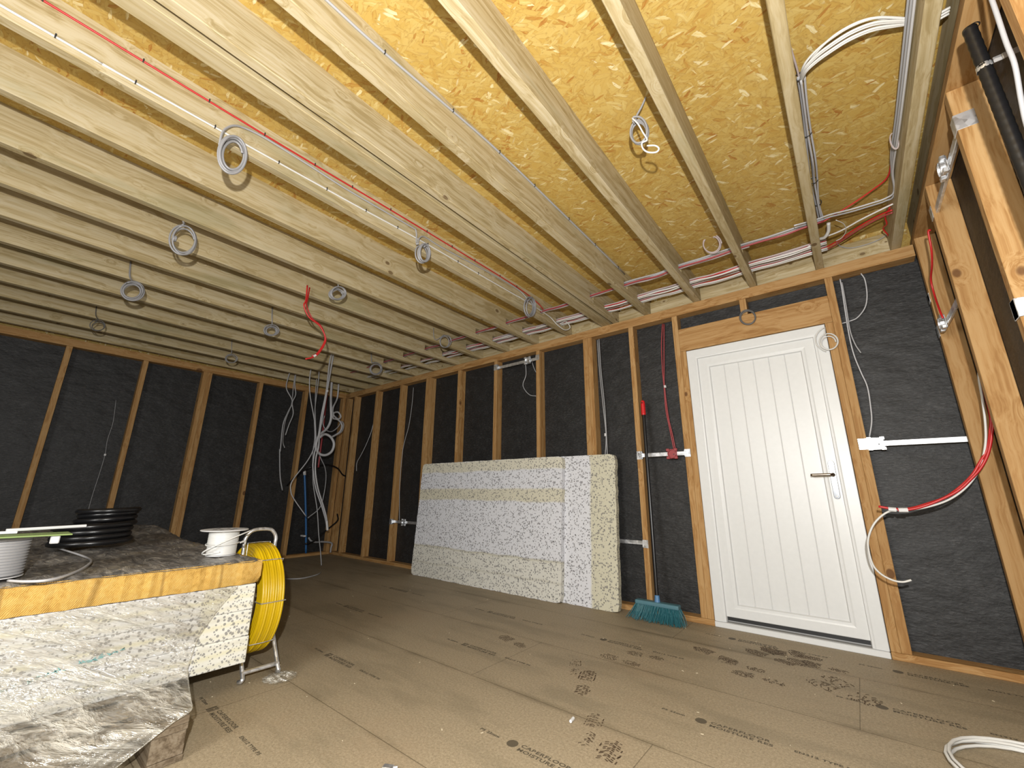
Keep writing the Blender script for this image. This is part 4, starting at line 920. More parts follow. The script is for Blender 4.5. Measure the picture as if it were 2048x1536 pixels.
coil('cable_coil', COILS['c12'], 3, 0.0046, COILG, 'silvery twisted coil hanging under bare deck boards at the top of the photo', 12, lead=PTS['osb_lead'], depth=0.02)
coil('cable_coil', COILS['c13'], 2, 0.0046, PINKC, 'pinkish grey loop lying over the cable bundle above the door', 13, depth=0.012, lead=[(-0.46, 2.8, 2.60-0.03), (-0.47, 2.8, 2.575)])
coil('cable_coil', COILS['c14'], 2, 0.0046, GREYD, 'dark grey ring of cable on the lintel above the door', 14, depth=0.006)
coil('cable_coil', COILS['c15'], 2, 0.0040, WHITEC, 'white ring of cable at the top right corner of the door', 15, depth=0.008, lead=PTS['wring_tail'][::-1])
cable('white_loop', PTS['osb_tail'], 0.0036, WHITEC, 'thin whitish cable end tied round the silvery coil under the deck boards')

# bundles passing through the joists beside the wall with the door
def run(y, z, x_from, x_to, r, mat, label, seed, group):
    rn = random.Random(seed); pts = []; x = x_from; k = 0
    ph = rn.uniform(0, 6)
    while x > x_to:
        sag = 0.5-0.5*math.cos(2*PI*((x-0.06) % 0.4)/0.4)          # hangs a little between two joists
        pts.append((x, y+0.006*math.sin(x*5+ph)*sag, z-0.010*sag*rn.uniform(0.4, 1.0)+0.004*math.sin(x*8+ph)*sag)); x -= 0.1
    pts.append((x_to, y, z))
    return cable('bundle_cable', pts, r, mat, label, 'cable', group, 4, 7)
GB = 'cables running through the joists'
far = [(2.833, 2.462, REDD, 'lower red cable of the rear bundle'), (2.846, 2.474, GREYC, 'grey cable above the red one in the rear bundle'), (2.858, 2.465, PINKC, 'pinkish cable at the wall side of the rear bundle'), (2.840, 2.485, GREYC, 'uppermost grey cable of the rear bundle')]
for k, (y, z, m, lab) in enumerate(far):
    run(y, z, 0.10 if k != 2 else -0.30, -5.3 if k != 3 else -1.2, 0.0064, m, lab+' through the joists', 20+k, GB)
mid = [(3.090, 2.455, WHITEC, 'lowest white cable of the middle bundle'), (3.101, 2.465, REDC, 'red cable of the middle bundle'), (3.112, 2.456, WHITEC, 'white cable at the wall side of the middle bundle'), (3.094, 2.476, PINKC, 'pinkish cable on top of the middle bundle'), (3.108, 2.474, GREYL, 'grey cable on top of the middle bundle'), (3.122, 2.466, REDD, 'dull red cable of the middle bundle')]
for k, (y, z, m, lab) in enumerate(mid):
    run(y, z, 0.10, [-5.2, -4.4, -5.2, -3.6, -5.2, -3.9][k], 0.0062, m, lab+' through the joists', 30+k, GB)
near = [(3.178, 2.455, WHITEC, 'white cable of the bundle nearest the door wall'), (3.190, 2.466, REDC, 'red cable of the bundle nearest the door wall'), (3.201, 2.456, WHITEC, 'wall-side white cable of the bundle nearest the door wall'), (3.186, 2.477, PINKC, 'pinkish cable on top of the bundle nearest the door wall')]
for k, (y, z, m, lab) in enumerate(near):
    run(y, z, 0.10, [-5.2, -3.8, -4.6, -3.3][k], 0.0062, m, lab+', through the joists', 40+k, GB)

# tied bundle on the flank of the second joist, and the white fan crossing to the right-hand wall
def offset(pts, dx, dy, dz, wob=0.0, seed=0):
    rn = random.Random(seed); out = []
    for i, p in enumerate(pts):
        s = math.sin(PI*i/max(1, len(pts)-1)); out.append((p[0]+dx*(1+wob*rn.uniform(-1, 1)), p[1]+dy*s, p[2]+dz*(1+wob*rn.uniform(-1, 1))))
    return out
GJ = 'tied vertical cable bundle'
jb = PTS['j1_bundle']
words = ['nearest the deck boards', 'hugging the joist', 'on the outer side', 'lowest', 'in the middle']
first = None
for k, (dx, dz) in enumerate([(0.0, 0.012), (-0.009, 0.002), (0.010, -0.002), (0.002, -0.012), (0.001, 0.0)]):
    o = cable('joist_bundle_cable', offset(jb, dx, 0.0, dz, 0.7, 50+k), 0.0046, GREYL if k != 1 else GREYC, 'grey cable of the tied bundle on the second joist, %s' % words[k], 'cable', GJ)
    if first is None: first = o
for i in (0, 2, 4, 5):
    p = jb[i]; link('cable_tie', tube(bmesh.new(), [(p[0]+0.019*math.cos(a), p[1], p[2]+0.019*math.sin(a)) for a in [2*PI*q/20 for q in range(20)]], 0.0022, 5, closed=True), NAIL, first)
cable('thin_cable', [(0.066, 1.15, 2.55), (0.066, 1.35, 2.55)] + PTS['j1_thin'], 0.0040, PINKC, 'thin cable running up the second joist to the top edge of the photo')
wa = PTS['white_arc']
GW = 'white cables fanning to the right-hand wall'
for k in range(7):
    a = (k-3)/3.0
    pts = [(p[0]+0.004*a*math.sin(i), p[1]+a*0.026*math.sin(PI*(i+0.6)/(len(wa)+0.4)), p[2]+0.010*math.cos(k*2.1)*math.sin(PI*(i+0.5)/len(wa))) for i, p in enumerate(wa)]
    x_end = 0.512 if k != 6 else 0.440
    pts += [(0.462, 1.768+a*0.012, 2.500+0.004*(k % 3)), (0.5108, 1.765+a*0.012, 2.500+0.004*(k % 3))]
    cable('fan_cable', pts, 0.0045, WHITEC, 'white cable of the fan crossing to the right-hand wall, ' + ['nearest the camera', 'second nearest the camera', 'third nearest the camera', 'in the middle of the fan', 'third from the far side', 'second from the far side', 'on the far side'][k], 'cable', GW)
cable('fan_cable', PTS['white_arc_hi']+[(0.5108, 1.790, 2.515)], 0.0045, WHITEC, 'single white cable arching above the white fan at the top right', 'cable', GW)
gc = PTS['grey_cross']
for k in range(4):
    pts = [(p[0], p[1]+0.009*(k-1.5), p[2]+0.005*((k*7) % 3-1)) for p in gc]
    pts += [(0.402-0.004*(k % 2), 2.60-0.02*k, 2.49+0.012*k), (0.404-0.004*(k % 2), 2.2, 2.47+0.016*k), (0.404-0.004*(k % 2), 1.5, 2.46+0.017*k), (0.404-0.004*(k % 2), 0.6, 2.46+0.017*k)]
    cable('corner_cable', pts, 0.0045, GREYC if k % 2 else GREYL, 'grey cable turning up along the last joist at the right, ' + ['lowest of four', 'second lowest of four', 'second highest of four', 'highest of four'][k], 'cable', 'grey cables along the last joist')
link('cable_tie', tube(bmesh.new(), [(0.397+0.013*math.cos(a), 2.37, 2.495+0.045*math.sin(a)) for a in [2*PI*q/20 for q in range(20)]], 0.003, 5, closed=True), PINKC, [o for o in COL.objects if o.name == 'corner_cable'][0])
cable('red_cable', [(-0.04, 2.86, 2.475), (0.07, 2.87, 2.475), (0.2, 2.84, 2.50), (0.33, 2.78, 2.525), (0.395, 2.70, 2.53), (0.403, 2.5, 2.54)], 0.0042, REDC, 'thin red cable arching over the grey cables toward the last joist')
GRX = 'cables crossing to the last joist'
cable('red_cable', [(0.0, 3.10, 2.468)]+PTS['red_cross'][:-1]+[(0.4115, 2.90, 2.47)], 0.0048, REDC, 'red cable crossing from the middle bundle to the last joist', 'cable', GRX)
cable('white_cable', [(0.0, 3.092, 2.460)]+[(p[0], p[1]-0.014, p[2]-0.008) for p in PTS['red_cross'][:-1]]+[(0.4115, 2.888, 2.462)], 0.0048, WHITEC, 'white cable crossing from the middle bundle to the last joist', 'cable', GRX)
cable('red_cable', PTS['red_cross2'][1:-1]+[(0.4115, 2.95, 2.46)], 0.0048, REDC, 'red cable crossing nearest the blocking board to the last joist', 'cable', GRX)
cable('red_cable', [(p[0], p[1]+0.012, p[2]-0.010) for p in PTS['red_cross2'][1:-1]]+[(0.4115, 2.962, 2.45)], 0.0048, REDD, 'dull red cable crossing lowest beside the blocking board', 'cable', GRX)
cable('red_cable', [(0.402, 2.93, 2.47), (0.385, 3.02, 2.47), (0.392, 3.09, 2.455), (0.380, 3.16, 2.47), (0.40, 3.22, 2.45), (0.405, 3.28, 2.47)], 0.0042, REDC, 'curled red cable end beside the foot of the last joist')
cable('white_duct', PTS['white_tail_j1'], 0.010, WHITEC, 'short white sleeve bent between the bundles right of the second joist', 'cable sleeve')
cable('thin_wire', PTS['thin_loop'], 0.0024, WHITEC, 'thin cream wire looping between the bundles right of the second joist')
cable('grey_cable', [(p[0], p[1], min(p[2], 2.56)) for p in PTS['grey_drape']], 0.0032, GREYC, 'thin grey cable draped across the pale blocking board at the right')

# red leads hanging from the ceiling
o = cable('hanging_red_lead', [(-3.13, 1.272, 2.45)]+PTS['red_hang'], 0.0062, REDC, 'red lead with a white tape end dangling below the joists', 'cable', 'dangling red leads')
p1, p2 = Vector(PTS['red_hang'][-3]), Vector(PTS['red_hang'][-2])
link('white_tape', tube(bmesh.new(), [p1*0.65+p2*0.35, p1*0.25+p2*0.75], 0.0085, 8), TAPE, o)
cable('hanging_red_lead', [(-3.15, 1.30, 2.45)]+PTS['red_hang2'], 0.0055, REDC, 'shorter red lead twisted behind the one with white tape', 'cable', 'dangling red leads')

# cables in the bays of the wall with the door
o = cable('grey_cable', PTS['gb_a'], 0.0040, GREYL, 'grey cable hanging down into the metal box right of the door')
cable('grey_cable', PTS['gb_b'], 0.0040, GREYC, 'shorter grey cable with a loose end right of the door')
cable('grey_cable', PTS['gb_c'], 0.0038, GREYL, 'pale cable arching from the top plate right of the door')
o = cable('red_cable', PTS['red_a'], 0.0048, REDD, 'left one of two red cables hanging to the red box left of the door')
link('cable_band', tube(bmesh.new(), [(-1.112, 3.4, 1.752), (-1.110, 3.4, 1.732)], 0.010, 10), TAPE, o)
cable('red_cable', PTS['red_b'], 0.0048, REDD, 'right one of two red cables hanging to the red box left of the door')
o = cable('grey_cable', PTS['gs_a'], 0.0042, GREYC, 'left one of two grey cables hanging behind the right end of the polystyrene')
link('cable_band', tube(bmesh.new(), [(-1.671, 3.39, 1.395), (-1.672, 3.39, 1.370)], 0.010, 10), TAPE, o)
cable('grey_cable', PTS['gs_b'], 0.0042, GREYC, 'right one of two grey cables hanging behind the right end of the polystyrene')
cable('grey_cable', PTS['ub_loop'], 0.0046, GREYC, 'grey cable looping below the bracket high above the polystyrene')
cable('grey_cable', PTS['ub_loop2'], 0.0040, GREYC, 'short grey cable from the right end of the bracket above the polystyrene')
cable('grey_cable', PTS['lb_cable'], 0.0040, GREYC, 'thin grey cable dropping to the low bracket left of the polystyrene')
cable('grey_cable', PTS['short_grey'], 0.0042, GREYL, 'short grey cable end in the second bay from the far corner')

# red and white leads looping out of the corner at the right
pts = [(0.575, 3.02, 1.75)]+PTS['loop_white']
o = cable('white_lead', pts, 0.0050, WHITEC, 'white lead curling in a big hook in front of the door edge at the right', 'cable', 'leads looping from the right corner')
a = Vector(PTS['loop_red_a'][-2]); b = Vector(PTS['loop_red_a'][-4])
cable('red_lead', [(0.578, 3.04, 1.55)]+PTS['loop_red_a'], 0.0062, REDC, 'red lead in the corner loop whose end points at the door', 'cable', 'leads looping from the right corner')
o = cable('red_lead', [(0.582, 3.01, 1.55)]+PTS['loop_red_b'], 0.0062, REDC, 'red lead in the corner loop that stops at the white tape', 'cable', 'leads looping from the right corner')
q = PTS['loop_red_b']
link('white_tape', tube(bmesh.new(), [Vector(q[-1])+Vector((-0.035, 0.004, 0.003)), Vector(q[-1])+Vector((-0.005, 0.004, 0.001))], 0.0115, 10), TAPE, o)
link('white_tape', tube(bmesh.new(), [Vector(q[-1])+Vector((0.004, 0.004, 0.0)), Vector(q[-1])+Vector((0.040, 0.004, 0.001))], 0.0115, 10), TAPE, o)
cable('red_cable', [(0.508, 2.80, 2.2), (0.500, 2.81, 2.20)]+PTS['rw_red'][1:], 0.0046, REDC, 'short red cable dropping into the metal box in the right-hand corner bay')

# risers hanging in the far corner
GR = 'cables hanging in the far corner'
k1 = cable('riser_cable', PTS['k1'], 0.010, GREYL, 'thickest pale riser with a white end, in the far corner', 'cable', GR)
p = Vector(PTS['k1'][-1]); q = Vector(PTS['k1'][-2]); link('white_end', tube(bmesh.new(), [p+(q-p)*0.75, p+(p-q)*0.02], 0.014, 10), WHITE, k1)
p = Vector(PTS['k1'][2]); link('cable_band', tube(bmesh.new(), [p+Vector((0, 0, 0.012)), p-Vector((0, 0, 0.012))], 0.016, 10), TAPE, k1)
cable('riser_cable', PTS['k1b'], 0.0085, GREYL, 'pale riser running just beside the thickest one in the far corner', 'cable', GR)
k2 = cable('riser_cable', PTS['k2'], 0.0065, GREYL, 'pale riser that swings left across the blue pipe', 'cable', GR)
cable('riser_cable', PTS['k3'], 0.0065, GREYC, 'riser that reaches down and trails over the floor in the far corner', 'cable', GR)
cable('riser_cable', [(-5.60, 2.22, 2.58), (-5.66, 2.24, 2.42)]+PTS['k4'], 0.0075, GREYC, 'long grey riser ending in mid air left of the blue pipe', 'cable', GR)
cable('riser_cable', [(-5.75, 2.36, 2.58)]+PTS['k5'], 0.0070, GREYC, 'shorter grey riser crossing in front of the far left wall', 'cable', GR)
cable('riser_cable', [(-5.80, 2.37, 2.58)]+PTS['k5b'], 0.0060, GREYC, 'thin riser with a small hooked end beside the far left wall', 'cable', GR)
cable('riser_cable', [(-5.66, 2.82, 2.58), (-5.64, 2.82, 2.42)]+PTS['k6'], 0.017, GREYL, 'fat pale grey conduit bent into a ring in the far corner', 'cable', GR)
cable('riser_cable', [(-5.74, 2.98, 2.58), (-5.73, 2.975, 2.42)]+PTS['k7'], 0.012, GREYL, 'pale conduit curling at the top of the far corner', 'cable', GR)
cable('riser_cable', PTS['k7b'], 0.007, GREYC, 'thinner grey cable circling behind the pale curled conduit', 'cable', GR)
cable('riser_cable', [(-5.66, 2.60, 2.58), (-5.64, 2.62, 2.1), (-5.60, 2.68, 1.6)]+PTS['k9'], 0.0060, GREYC, 'grey riser that ends against the blue pipe', 'cable', GR)
cable('black_cable', [(-6.19, 2.64, 0.95), (-6.05, 2.70, 1.1)]+[(p[0], min(p[1], 3.322), p[2]) for p in PTS['k8']]+[(-5.96, 3.40, 1.10)], 0.010, BLACKC, 'black cable arching over toward the corner stud')
cable('black_cable', [(p[0], min(p[1], 3.30), p[2]) for p in PTS['k8b']], 0.010, BLACKC, 'black cable sagging low in the far corner')
cable('grey_cable', [(p[0], min(p[1], 3.29), max(p[2], 0.012)) for p in PTS['k10']], 0.012, GREYC, 'grey cable bending down to the floor in the far corner')
cable('corner_bundle', [(-5.95, 2.93, 2.31), (-5.93, 2.92, 2.0), (-5.86, 2.89, 1.75), (-5.80, 2.86, 1.5), (-5.78, 2.85, 1.2)], 0.012, REDD, 'dull red cable among the risers in the far corner', 'cable', GR)
o = cable('pale_thread', PTS['thread'], 0.0022, GREYC, 'thin pale thread with a white bead hanging on the far left wall', 'thread')
p = Vector(PTS['thread'][3]); link('bead', tube(bmesh.new(), [p+Vector((0.004, 0, 0.012)), p+Vector((0.004, 0, -0.008))], 0.010, 8), WHITE, o)
r = empty('blue_pipe', (-6.14, 2.92, 0.039)); tag(r, 'upright blue plastic pipe in the far corner', 'pipe')
link('pipe', T([(0, -0.084, 1.10), (0, -0.019, 0.72), (0, 0.035, 0.377), (0, 0.085, 0.0)], 0.014, 10), BLUE, r, smooth=True)
link('white_cap', tube(bmesh.new(), [(0, -0.088, 1.125), (0, -0.078, 1.065)], 0.020, 12), WHITE, r)
link('valve', boxes([(-0.03, 0.075, -0.012, 0.022, 0.225, 0.247)], bev=0.004), WHITE, r)

# conduit and cable at the right-hand edge
r = empty('black_conduit', (0.490, 1.585, 0.0)); tag(r, 'fat black flexible conduit strapped up at the top right corner', 'conduit')
bm = bmesh.new(); N = 260; pth = []; rad = []
for i in range(N+1):
    z = 2.235-(2.235-0.02)*i/N; pth.append((0.0+0.012*math.sin(z*1.7), 0.035*math.sin((2.235-z)*0.9), z)); rad.append(0.0160+0.0006*math.sin(i*1.9))
tube(bm, pth, rad, 22); link('conduit', bm, BLACKC, r, smooth=True)
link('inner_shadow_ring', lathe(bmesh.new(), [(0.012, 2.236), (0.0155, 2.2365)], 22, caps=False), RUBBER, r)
bs = empty('conduit_strap', (0.490, 1.585, 2.085)); tag(bs, 'perforated metal band strap wrapped round the black conduit', 'strap')
bm = bmesh.new(); n = 22
for i in range(n):
    a0, a1 = PI*0.55+PI*1.25*i/n, PI*0.55+PI*1.25*(i+1)/n
    w = 0.0085 if i % 3 else 0.006
    q = [bm.verts.new((0.0178*math.cos(a)-0.004, 0.0178*math.sin(a)+0.006, zz)) for a, zz in ((a0, -w), (a1, -w), (a1, w), (a0, w))]; bm.faces.new(q)
link('band', bm, GALV, bs)
link('band_tail', boxes([(0.010, 0.030, -0.012, -0.010, -0.009, 0.009), (0.028, 0.075, -0.014, -0.012, -0.009, 0.009)]), GALV, bs)
o = cable('grey_cable', [(0.500, 1.462, 2.38), (0.500, 1.466, 2.19), (0.499, 1.475, 2.05), (0.500, 1.480, 1.97), (0.500, 1.515, 1.88), (0.500, 1.535, 1.80), (0.500, 1.54, 1.60), (0.505, 1.53, 1.2), (0.507, 1.52, 0.06)], 0.0056, GREYC, 'pale grey cable hanging beside the black conduit at the top right')

# white cable coil at the bottom right edge
bm = bmesh.new()
pts = []
for k in range(4*28):
    a = 2*PI*k/28; R = 0.235+0.006*math.sin(k*0.37); pts.append((0.335+R*math.cos(a), 2.235+R*math.sin(a), 0.0062+0.0088*(k/28)*0.9+0.001*math.sin(k)))
tube(bm, pts, 0.0052, 8)
tag(link('cable_coil', bm, WHITEC, smooth=True), 'white cable coil lying on the floor at the bottom right corner', 'cable coil')

# ------------------------------------------------------------------ metal brackets with socket boxes
def bracket(xa, xb, z, x_box, y, label, box_mat=GALV, box_w=0.073, rail_h=0.030, tabs=True, yfront=D, has_box=True):
    """strap bracket between two studs of the door wall, with a round-holed back box"""
    r = empty('socket_bracket', (xa, yfront, z)); tag(r, label, 'bracket', 'metal socket brackets between studs')
    def bx(nm, lst, m=GALV, par=r, bev=0.001):
        o = link(nm, boxes([(a-xa, b-xa, c-yfront, d-yfront, e-z, f-z) for a, b, c, d, e, f in lst], bev=bev), m, par); return o
    bx('rail', [(xa+0.045, xb, y-0.0012, y+0.0012, z-rail_h/2, z+rail_h/2), (xa+0.045, xb, y, y+0.010, z-rail_h/2-0.001, z-rail_h/2+0.001), (xa+0.045, xb, y, y+0.010, z+rail_h/2-0.001, z+rail_h/2+0.001)])
    bx('fixing_tab', [(xa, xa+0.046, yfront-0.0025, yfront+0.0005, z-0.034, z+0.034), (xa+0.0455, xa+0.048, yfront-0.0025, y+0.002, z-0.030, z+0.030)])
    if tabs: bx('fixing_tab', [(xb-0.001, xb+0.044, yfront-0.0025, yfront+0.0005, z-0.030, z+0.030), (xb-0.003, xb-0.0005, yfront-0.0025, y+0.002, z-0.022, z+0.022)])
    for sx, sz in ((0.016, 0.014), (0.028, -0.012)):
        bm = bmesh.new(); lathe(bm, [(0.004, 0.0), (0.004, -0.0022)], 10, (sx, -0.0026, sz), 'y'); link('screw', bm, STEELD, r)
    if has_box:
        w = box_w/2; c = x_box
        b = bx('back_box', [(c-w, c+w, y-0.006, y-0.002, z-w, z+w)], box_mat, bev=0.0015)
        bm = bmesh.new()
        for sx in (-1, 1):
            for sz in (-1, 1):
                box(bm, c+sx*(w-0.006)-xa-0.012, c+sx*(w-0.006)-xa+0.012, y-yfront-0.020, y-yfront-0.006, sz*(w-0.006)-0.010, sz*(w-0.006)+0.010, bev=0.002)
        link('corner_lug', bm, box_mat, b)
        bm = bmesh.new(); lathe(bm, [(0.029, -0.008), (0.033, -0.008), (0.033, -0.020), (0.029, -0.020), (0.029, -0.008)], 32, (c-xa, y-yfront, 0.0), 'y'); link('round_rim', bm, box_mat, b)
        bm = bmesh.new(); lathe(bm, [(0.004, -0.0075), (0.028, -0.0075)], 28, (c-xa, y-yfront, 0.0), 'y', caps=False)
        link('knockout_disc', bm, box_mat, b)
        bm = bmesh.new(); lathe(bm, [(0.0045, -0.0078), (0.0001, -0.0080)], 12, (c-xa+0.012, y-yfront, -0.004), 'y'); link('screw_hole', bm, NAIL, b)
    return r
bracket(0.0525, 0.522, 1.177, 0.137, D+0.016, 'galvanised bracket with a round-holed metal box right of the door', tabs=False)
b = bracket(-1.369, -0.985, 1.180, -1.083, D+0.016, 'galvanised bracket with a red socket box left of the door', box_mat=REDD)
bracket(-2.969, -2.388, 2.240, -2.510, D+0.030, 'galvanised bracket with a metal box high above the polystyrene sheets')
bracket(-4.703, -4.152, 0.512, -4.44, D+0.030, 'low galvanised bracket with a box between studs left of the polystyrene')
bracket(-1.830, -1.369, 0.495, -1.60, D+0.060, 'low galvanised rail between the polystyrene end and the broom', has_box=False)
def side_bracket(ya, yb, z, y_box, label, box_on=True, over=True):
    """bracket between two studs of the right-hand wall (ya nearer the camera)"""
    r = empty('socket_bracket', (XR, ya, z)); tag(r, label, 'bracket', 'metal socket brackets between studs')
    def bx(nm, lst, m=GALV, par=r):
        return link(nm, boxes([(a-XR, b-XR, c-ya, d-ya, e-z, f-z) for a, b, c, d, e, f in lst], bev=0.001), m, par)
    x = XR+0.012
    bx('rail', [(x-0.0012, x+0.0012, ya, yb, z-0.015, z+0.015), (x, x+0.010, ya, yb, z-0.016, z-0.014), (x, x+0.010, ya, yb, z+0.014, z+0.016)])
    if over: bx('fixing_tab', [(XR-0.0025, XR+0.0005, ya-0.046, ya+0.001, z-0.034, z+0.034), (XR-0.0025, XR+0.055, ya-0.049, ya-0.0462, z-0.034, z+0.034)])
    bx('fixing_tab', [(XR-0.0025, XR+0.0005, yb, yb+0.044, z-0.034, z+0.034)])
    if box_on:
        w = 0.0365; b = bx('back_box', [(x-0.006, x-0.002, y_box-w, y_box+w, z-w, z+w)])
        bm = bmesh.new()
        for sy in (-1, 1):
            for sz in (-1, 1): box(bm, x-XR-0.024, x-XR-0.006, y_box+sy*0.030-ya-0.012, y_box+sy*0.030-ya+0.012, sz*0.030-0.010, sz*0.030+0.010, bev=0.002)
        link('corner_lug', bm, GALV, b)
        bm = bmesh.new(); lathe(bm, [(0.029, -0.010), (0.033, -0.010), (0.033, -0.026), (0.029, -0.026), (0.029, -0.010)], 28, (x-XR, y_box-ya, 0.0), 'x'); link('round_rim', bm, GALV, b)
side_bracket(2.087, 2.690, 2.245, 2.33, 'galvanised bracket with a metal box high between two studs of the right-hand wall')
side_bracket(2.736, 3.255, 1.790, 3.12, 'galvanised bracket with a metal box in the right-hand corner bay under the red cable', over=False)
side_bracket(1.472, 2.040, 1.480, 1.70, 'galvanised bracket at the right edge of the photo, wrapped round a stud', box_on=False)
o = link('fixing_tab', boxes([(XR-0.0025, XR+0.0005, 2.039, 2.087, 1.447, 1.513), (XR-0.0025, XR+0.075, 2.0365, 2.039, 1.447, 1.513)], bev=0.001), GALV); recenter(o)
o.name = 'steel_strap'; tag(o, 'wide galvanised strap folded round the stud at the right edge', 'metal strap')
o = recenter(link('fixing_plate', boxes([(XR-0.003, XR+0.0005, 2.90+0.36, 2.90+0.40, 1.985, 2.025), (XR-0.003, XR+0.0005, 3.255, 3.299, 1.97, 2.03)], bev=0.001), GALV)); tag(o, 'small galvanised plate on the corner stud beside the red cable', 'metal plate')

# ------------------------------------------------------------------ floor prints, boot marks and crumbs
def text_mesh(s, size):
    cu = bpy.data.curves.new('lettering', 'FONT'); cu.body = s; cu.size = size; cu.space_character = 1.12; cu.offset = 0.0009
    tmp = bpy.data.objects.new('lettering', cu); COL.objects.link(tmp)
    bpy.context.view_layer.update()
    dg = bpy.context.evaluated_depsgraph_get(); me = bpy.data.meshes.new_from_object(tmp.evaluated_get(dg))
    COL.objects.unlink(tmp); bpy.data.objects.remove(tmp); bpy.data.curves.remove(cu)
    return me
def print_mesh(round_logo):
    bm = bmesh.new()
    def add(s, size, x, y):
        me = text_mesh(s, size); me.transform(Matrix.Translation((x, y, 0.0)) @ Matrix.Diagonal((1.12, 0.86, 1.0, 1.0))); bm.from_mesh(me); bpy.data.meshes.remove(me)
    add('P5 22mm', 0.020, -0.155, -0.006)
    add('CABERFLOOR', 0.0265, 0.034, 0.0035); add('MOISTURE RES', 0.0265, 0.034, -0.0215)
    add('EN312 TYPE P5', 0.021, 0.31, -0.006)
    if round_logo:
        c = [bm.verts.new((0.0215*math.cos(a), 0.0215*math.sin(a), 0)) for a in [2*PI*k/24 for k in range(24)]]; bm.faces.new(c)
    else:
        for xa, xb, ya, yb in ((-0.018, -0.006, -0.020, 0.020), (-0.002, 0.008, -0.020, 0.002), (-0.002, 0.008, 0.008, 0.020), (0.012, 0.018, -0.020, 0.020)):
            bm.faces.new([bm.verts.new(v) for v in ((xa, ya, 0), (xb, ya, 0), (xb, yb, 0), (xa, yb, 0))])
    me = bpy.data.meshes.new('floor_print'); bm.to_mesh(me); bm.free(); me.materials.append(INK); return me
PM = [print_mesh(True), print_mesh(False)]
rows = [(0.772, [(-2.205, 1), (-0.885, 1)]), (1.376, [(-1.103, 0), (-2.405, 1), (-3.72, 1)]), (1.976, [(-0.624, 0), (-1.949, 1), (-3.27, 1), (0.30, 0)]), (2.590, [(-1.36, 0), (-2.30, 1), (-3.55, 1), (-0.06, 0)]), (3.128, [(0.02, 0), (-0.75, 0)])]
for y, L in rows:
    for x, kind in L:
        o = bpy.data.objects.new('floor_print', PM[kind]); COL.objects.link(o); o.parent = floor; o.location = (x, y, 0.0006)
def boot_mesh(seed, keep):
    rn = random.Random(seed); bm = bmesh.new()
    def inside(u, v):
        if v > 0.02: w = 0.050*math.sqrt(max(0.0, 1-((v-0.06)/0.095)**2))
        else: w = 0.038*math.sqrt(max(0.0, 1-((v+0.085)/0.062)**2))
        return abs(u) < w
    y = -0.15
    while y < 0.16:
        x = -0.055
        while x < 0.056:
            u, v = x+rn.uniform(-.002, .002), y+rn.uniform(-.002, .002)
            if inside(u, v) and rn.random() < keep:
                a = 0.5 if (int((x+1)*100)//1) % 2 else -0.6
                if abs(u) > 0.034: a = 1.4
                L, h = rn.uniform(0.006, 0.0095), rn.uniform(0.0022, 0.0042)
                ca, sa = math.cos(a), math.sin(a)
                bm.faces.new([bm.verts.new((u+p*ca-q*sa, v+p*sa+q*ca, 0)) for p, q in ((-L, -h), (L, -h*0.6), (L*0.8, h), (-L*0.9, h*0.8))])
            x += 0.0155
        y += 0.0105
    me = bpy.data.meshes.new('boot_print'); bm.to_mesh(me); bm.free(); me.materials.append(MUD); return me
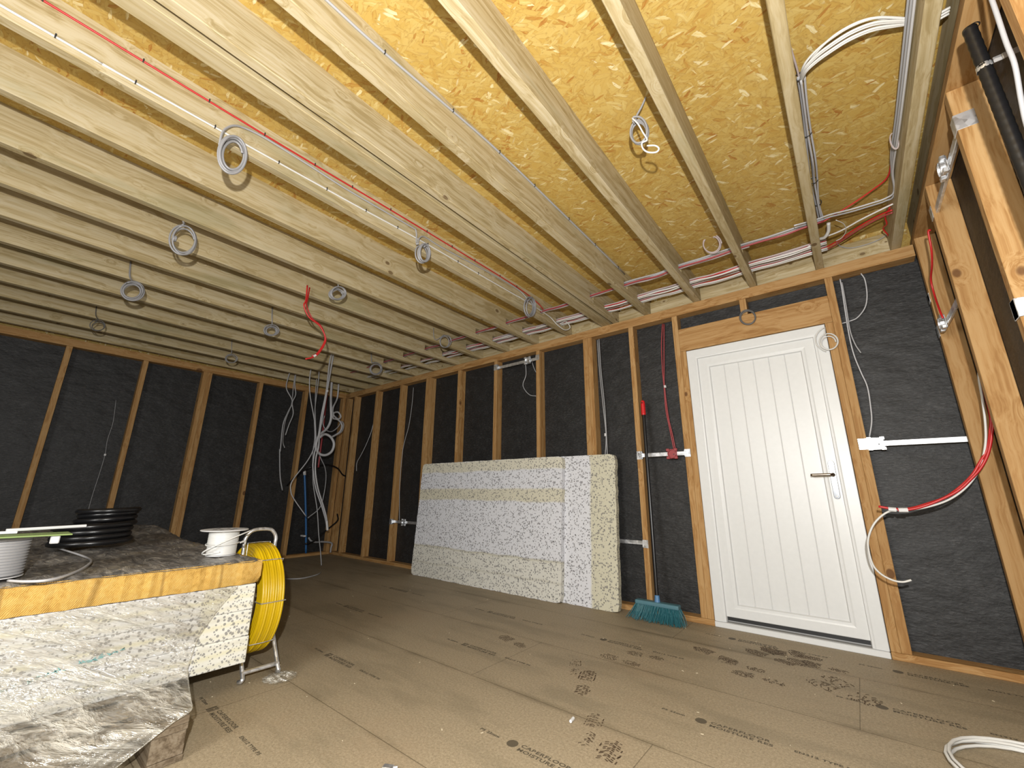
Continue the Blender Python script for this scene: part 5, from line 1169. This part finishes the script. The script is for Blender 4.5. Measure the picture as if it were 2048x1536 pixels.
for k, (x, y, a, keep, s) in enumerate([(-1.767, 2.20, 1.3, 0.85, 0.85), (-1.277, 2.11, 0.5, 0.30, 0.7), (-1.15, 1.985, 0.35, 0.85, 0.95), (-1.141, 2.352, 1.5, 0.7, 0.8), (-1.06, 2.50, 1.7, 0.75, 0.7), (-0.93, 1.64, 0.3, 0.35, 0.8), (-0.80, 1.475, 0.15, 0.65, 1.0),
        (-0.763, 2.77, 1.2, 0.9, 0.9), (-0.46, 3.00, 0.9, 1.0, 1.0), (-0.43, 3.05, 1.7, 1.0, 1.0), (-0.52, 2.93, 1.2, 1.0, 0.9), (-0.37, 3.02, 0.5, 0.9, 0.9), (-0.62, 2.70, 1.4, 0.6, 0.8), (-0.275, 2.96, 1.4, 0.8, 0.7), (-0.52, 2.58, 1.5, 0.7, 0.8), (-0.20, 2.65, 1.1, 0.5, 1.0), (-0.16, 2.72, 0.8, 0.4, 1.0)]):
    o = bpy.data.objects.new('boot_print', boot_mesh(60+k, keep)); COL.objects.link(o); o.parent = floor; o.location = (x, y, 0.0004+0.00003*k); o.rotation_euler = (0, 0, a); o.scale = (s, s, 1)
bm = bmesh.new(); tube(bm, [(0, 0.0, 0.006), (0.004, -0.028, 0.006)], [0.006, 0.0055], 10); o = link('white_plug', bm, WHITE); o.location = (-1.017, 1.655, 0.0005); tag(o, 'small white plastic plug on the floor in front of the polystyrene', 'plug')
bm = boxes([(-0.02, 0.018, -0.012, 0.012, 0.0, 0.008)], bev=0.003); tube(bm, [(0.018, 0, 0.006), (0.030, 0.004, 0.006)], 0.004, 8); o = link('cable_gland', bm, GALV); o.location = (-1.325, 1.008, 0.0005); o.rotation_euler = (0, 0, 0.5); tag(o, 'small silvery fitting on the floor at the bottom edge of the photo', 'fitting')
bm = bmesh.new(); rn = random.Random(21)
for k in range(70):
    x, y = rn.uniform(-3.6, 0.45), rn.uniform(0.7, 3.25); a = rn.uniform(0, 3.1); L, h = rn.uniform(0.0015, 0.0055), rn.uniform(0.0008, 0.0018); ca, sa = math.cos(a), math.sin(a); z = rn.uniform(0.0005, 0.0015)
    lo = [bm.verts.new((x+p*ca-q*sa, y+p*sa+q*ca, 0.0003)) for p, q in ((-L, -h), (L, -h), (L, h), (-L, h))]; hi = [bm.verts.new((v.co.x, v.co.y, 0.0006+z)) for v in lo]
    for i in range(4): bm.faces.new((lo[i], lo[(i+1) % 4], hi[(i+1) % 4], hi[i]))
    bm.faces.new(hi)
o = link('wood_crumbs', bm, plain('pale_crumbs', (0.66, 0.58, 0.42, 1), 0.8)); tag(o, 'scattered pale wood crumbs on the floor', 'crumbs', kind='stuff')
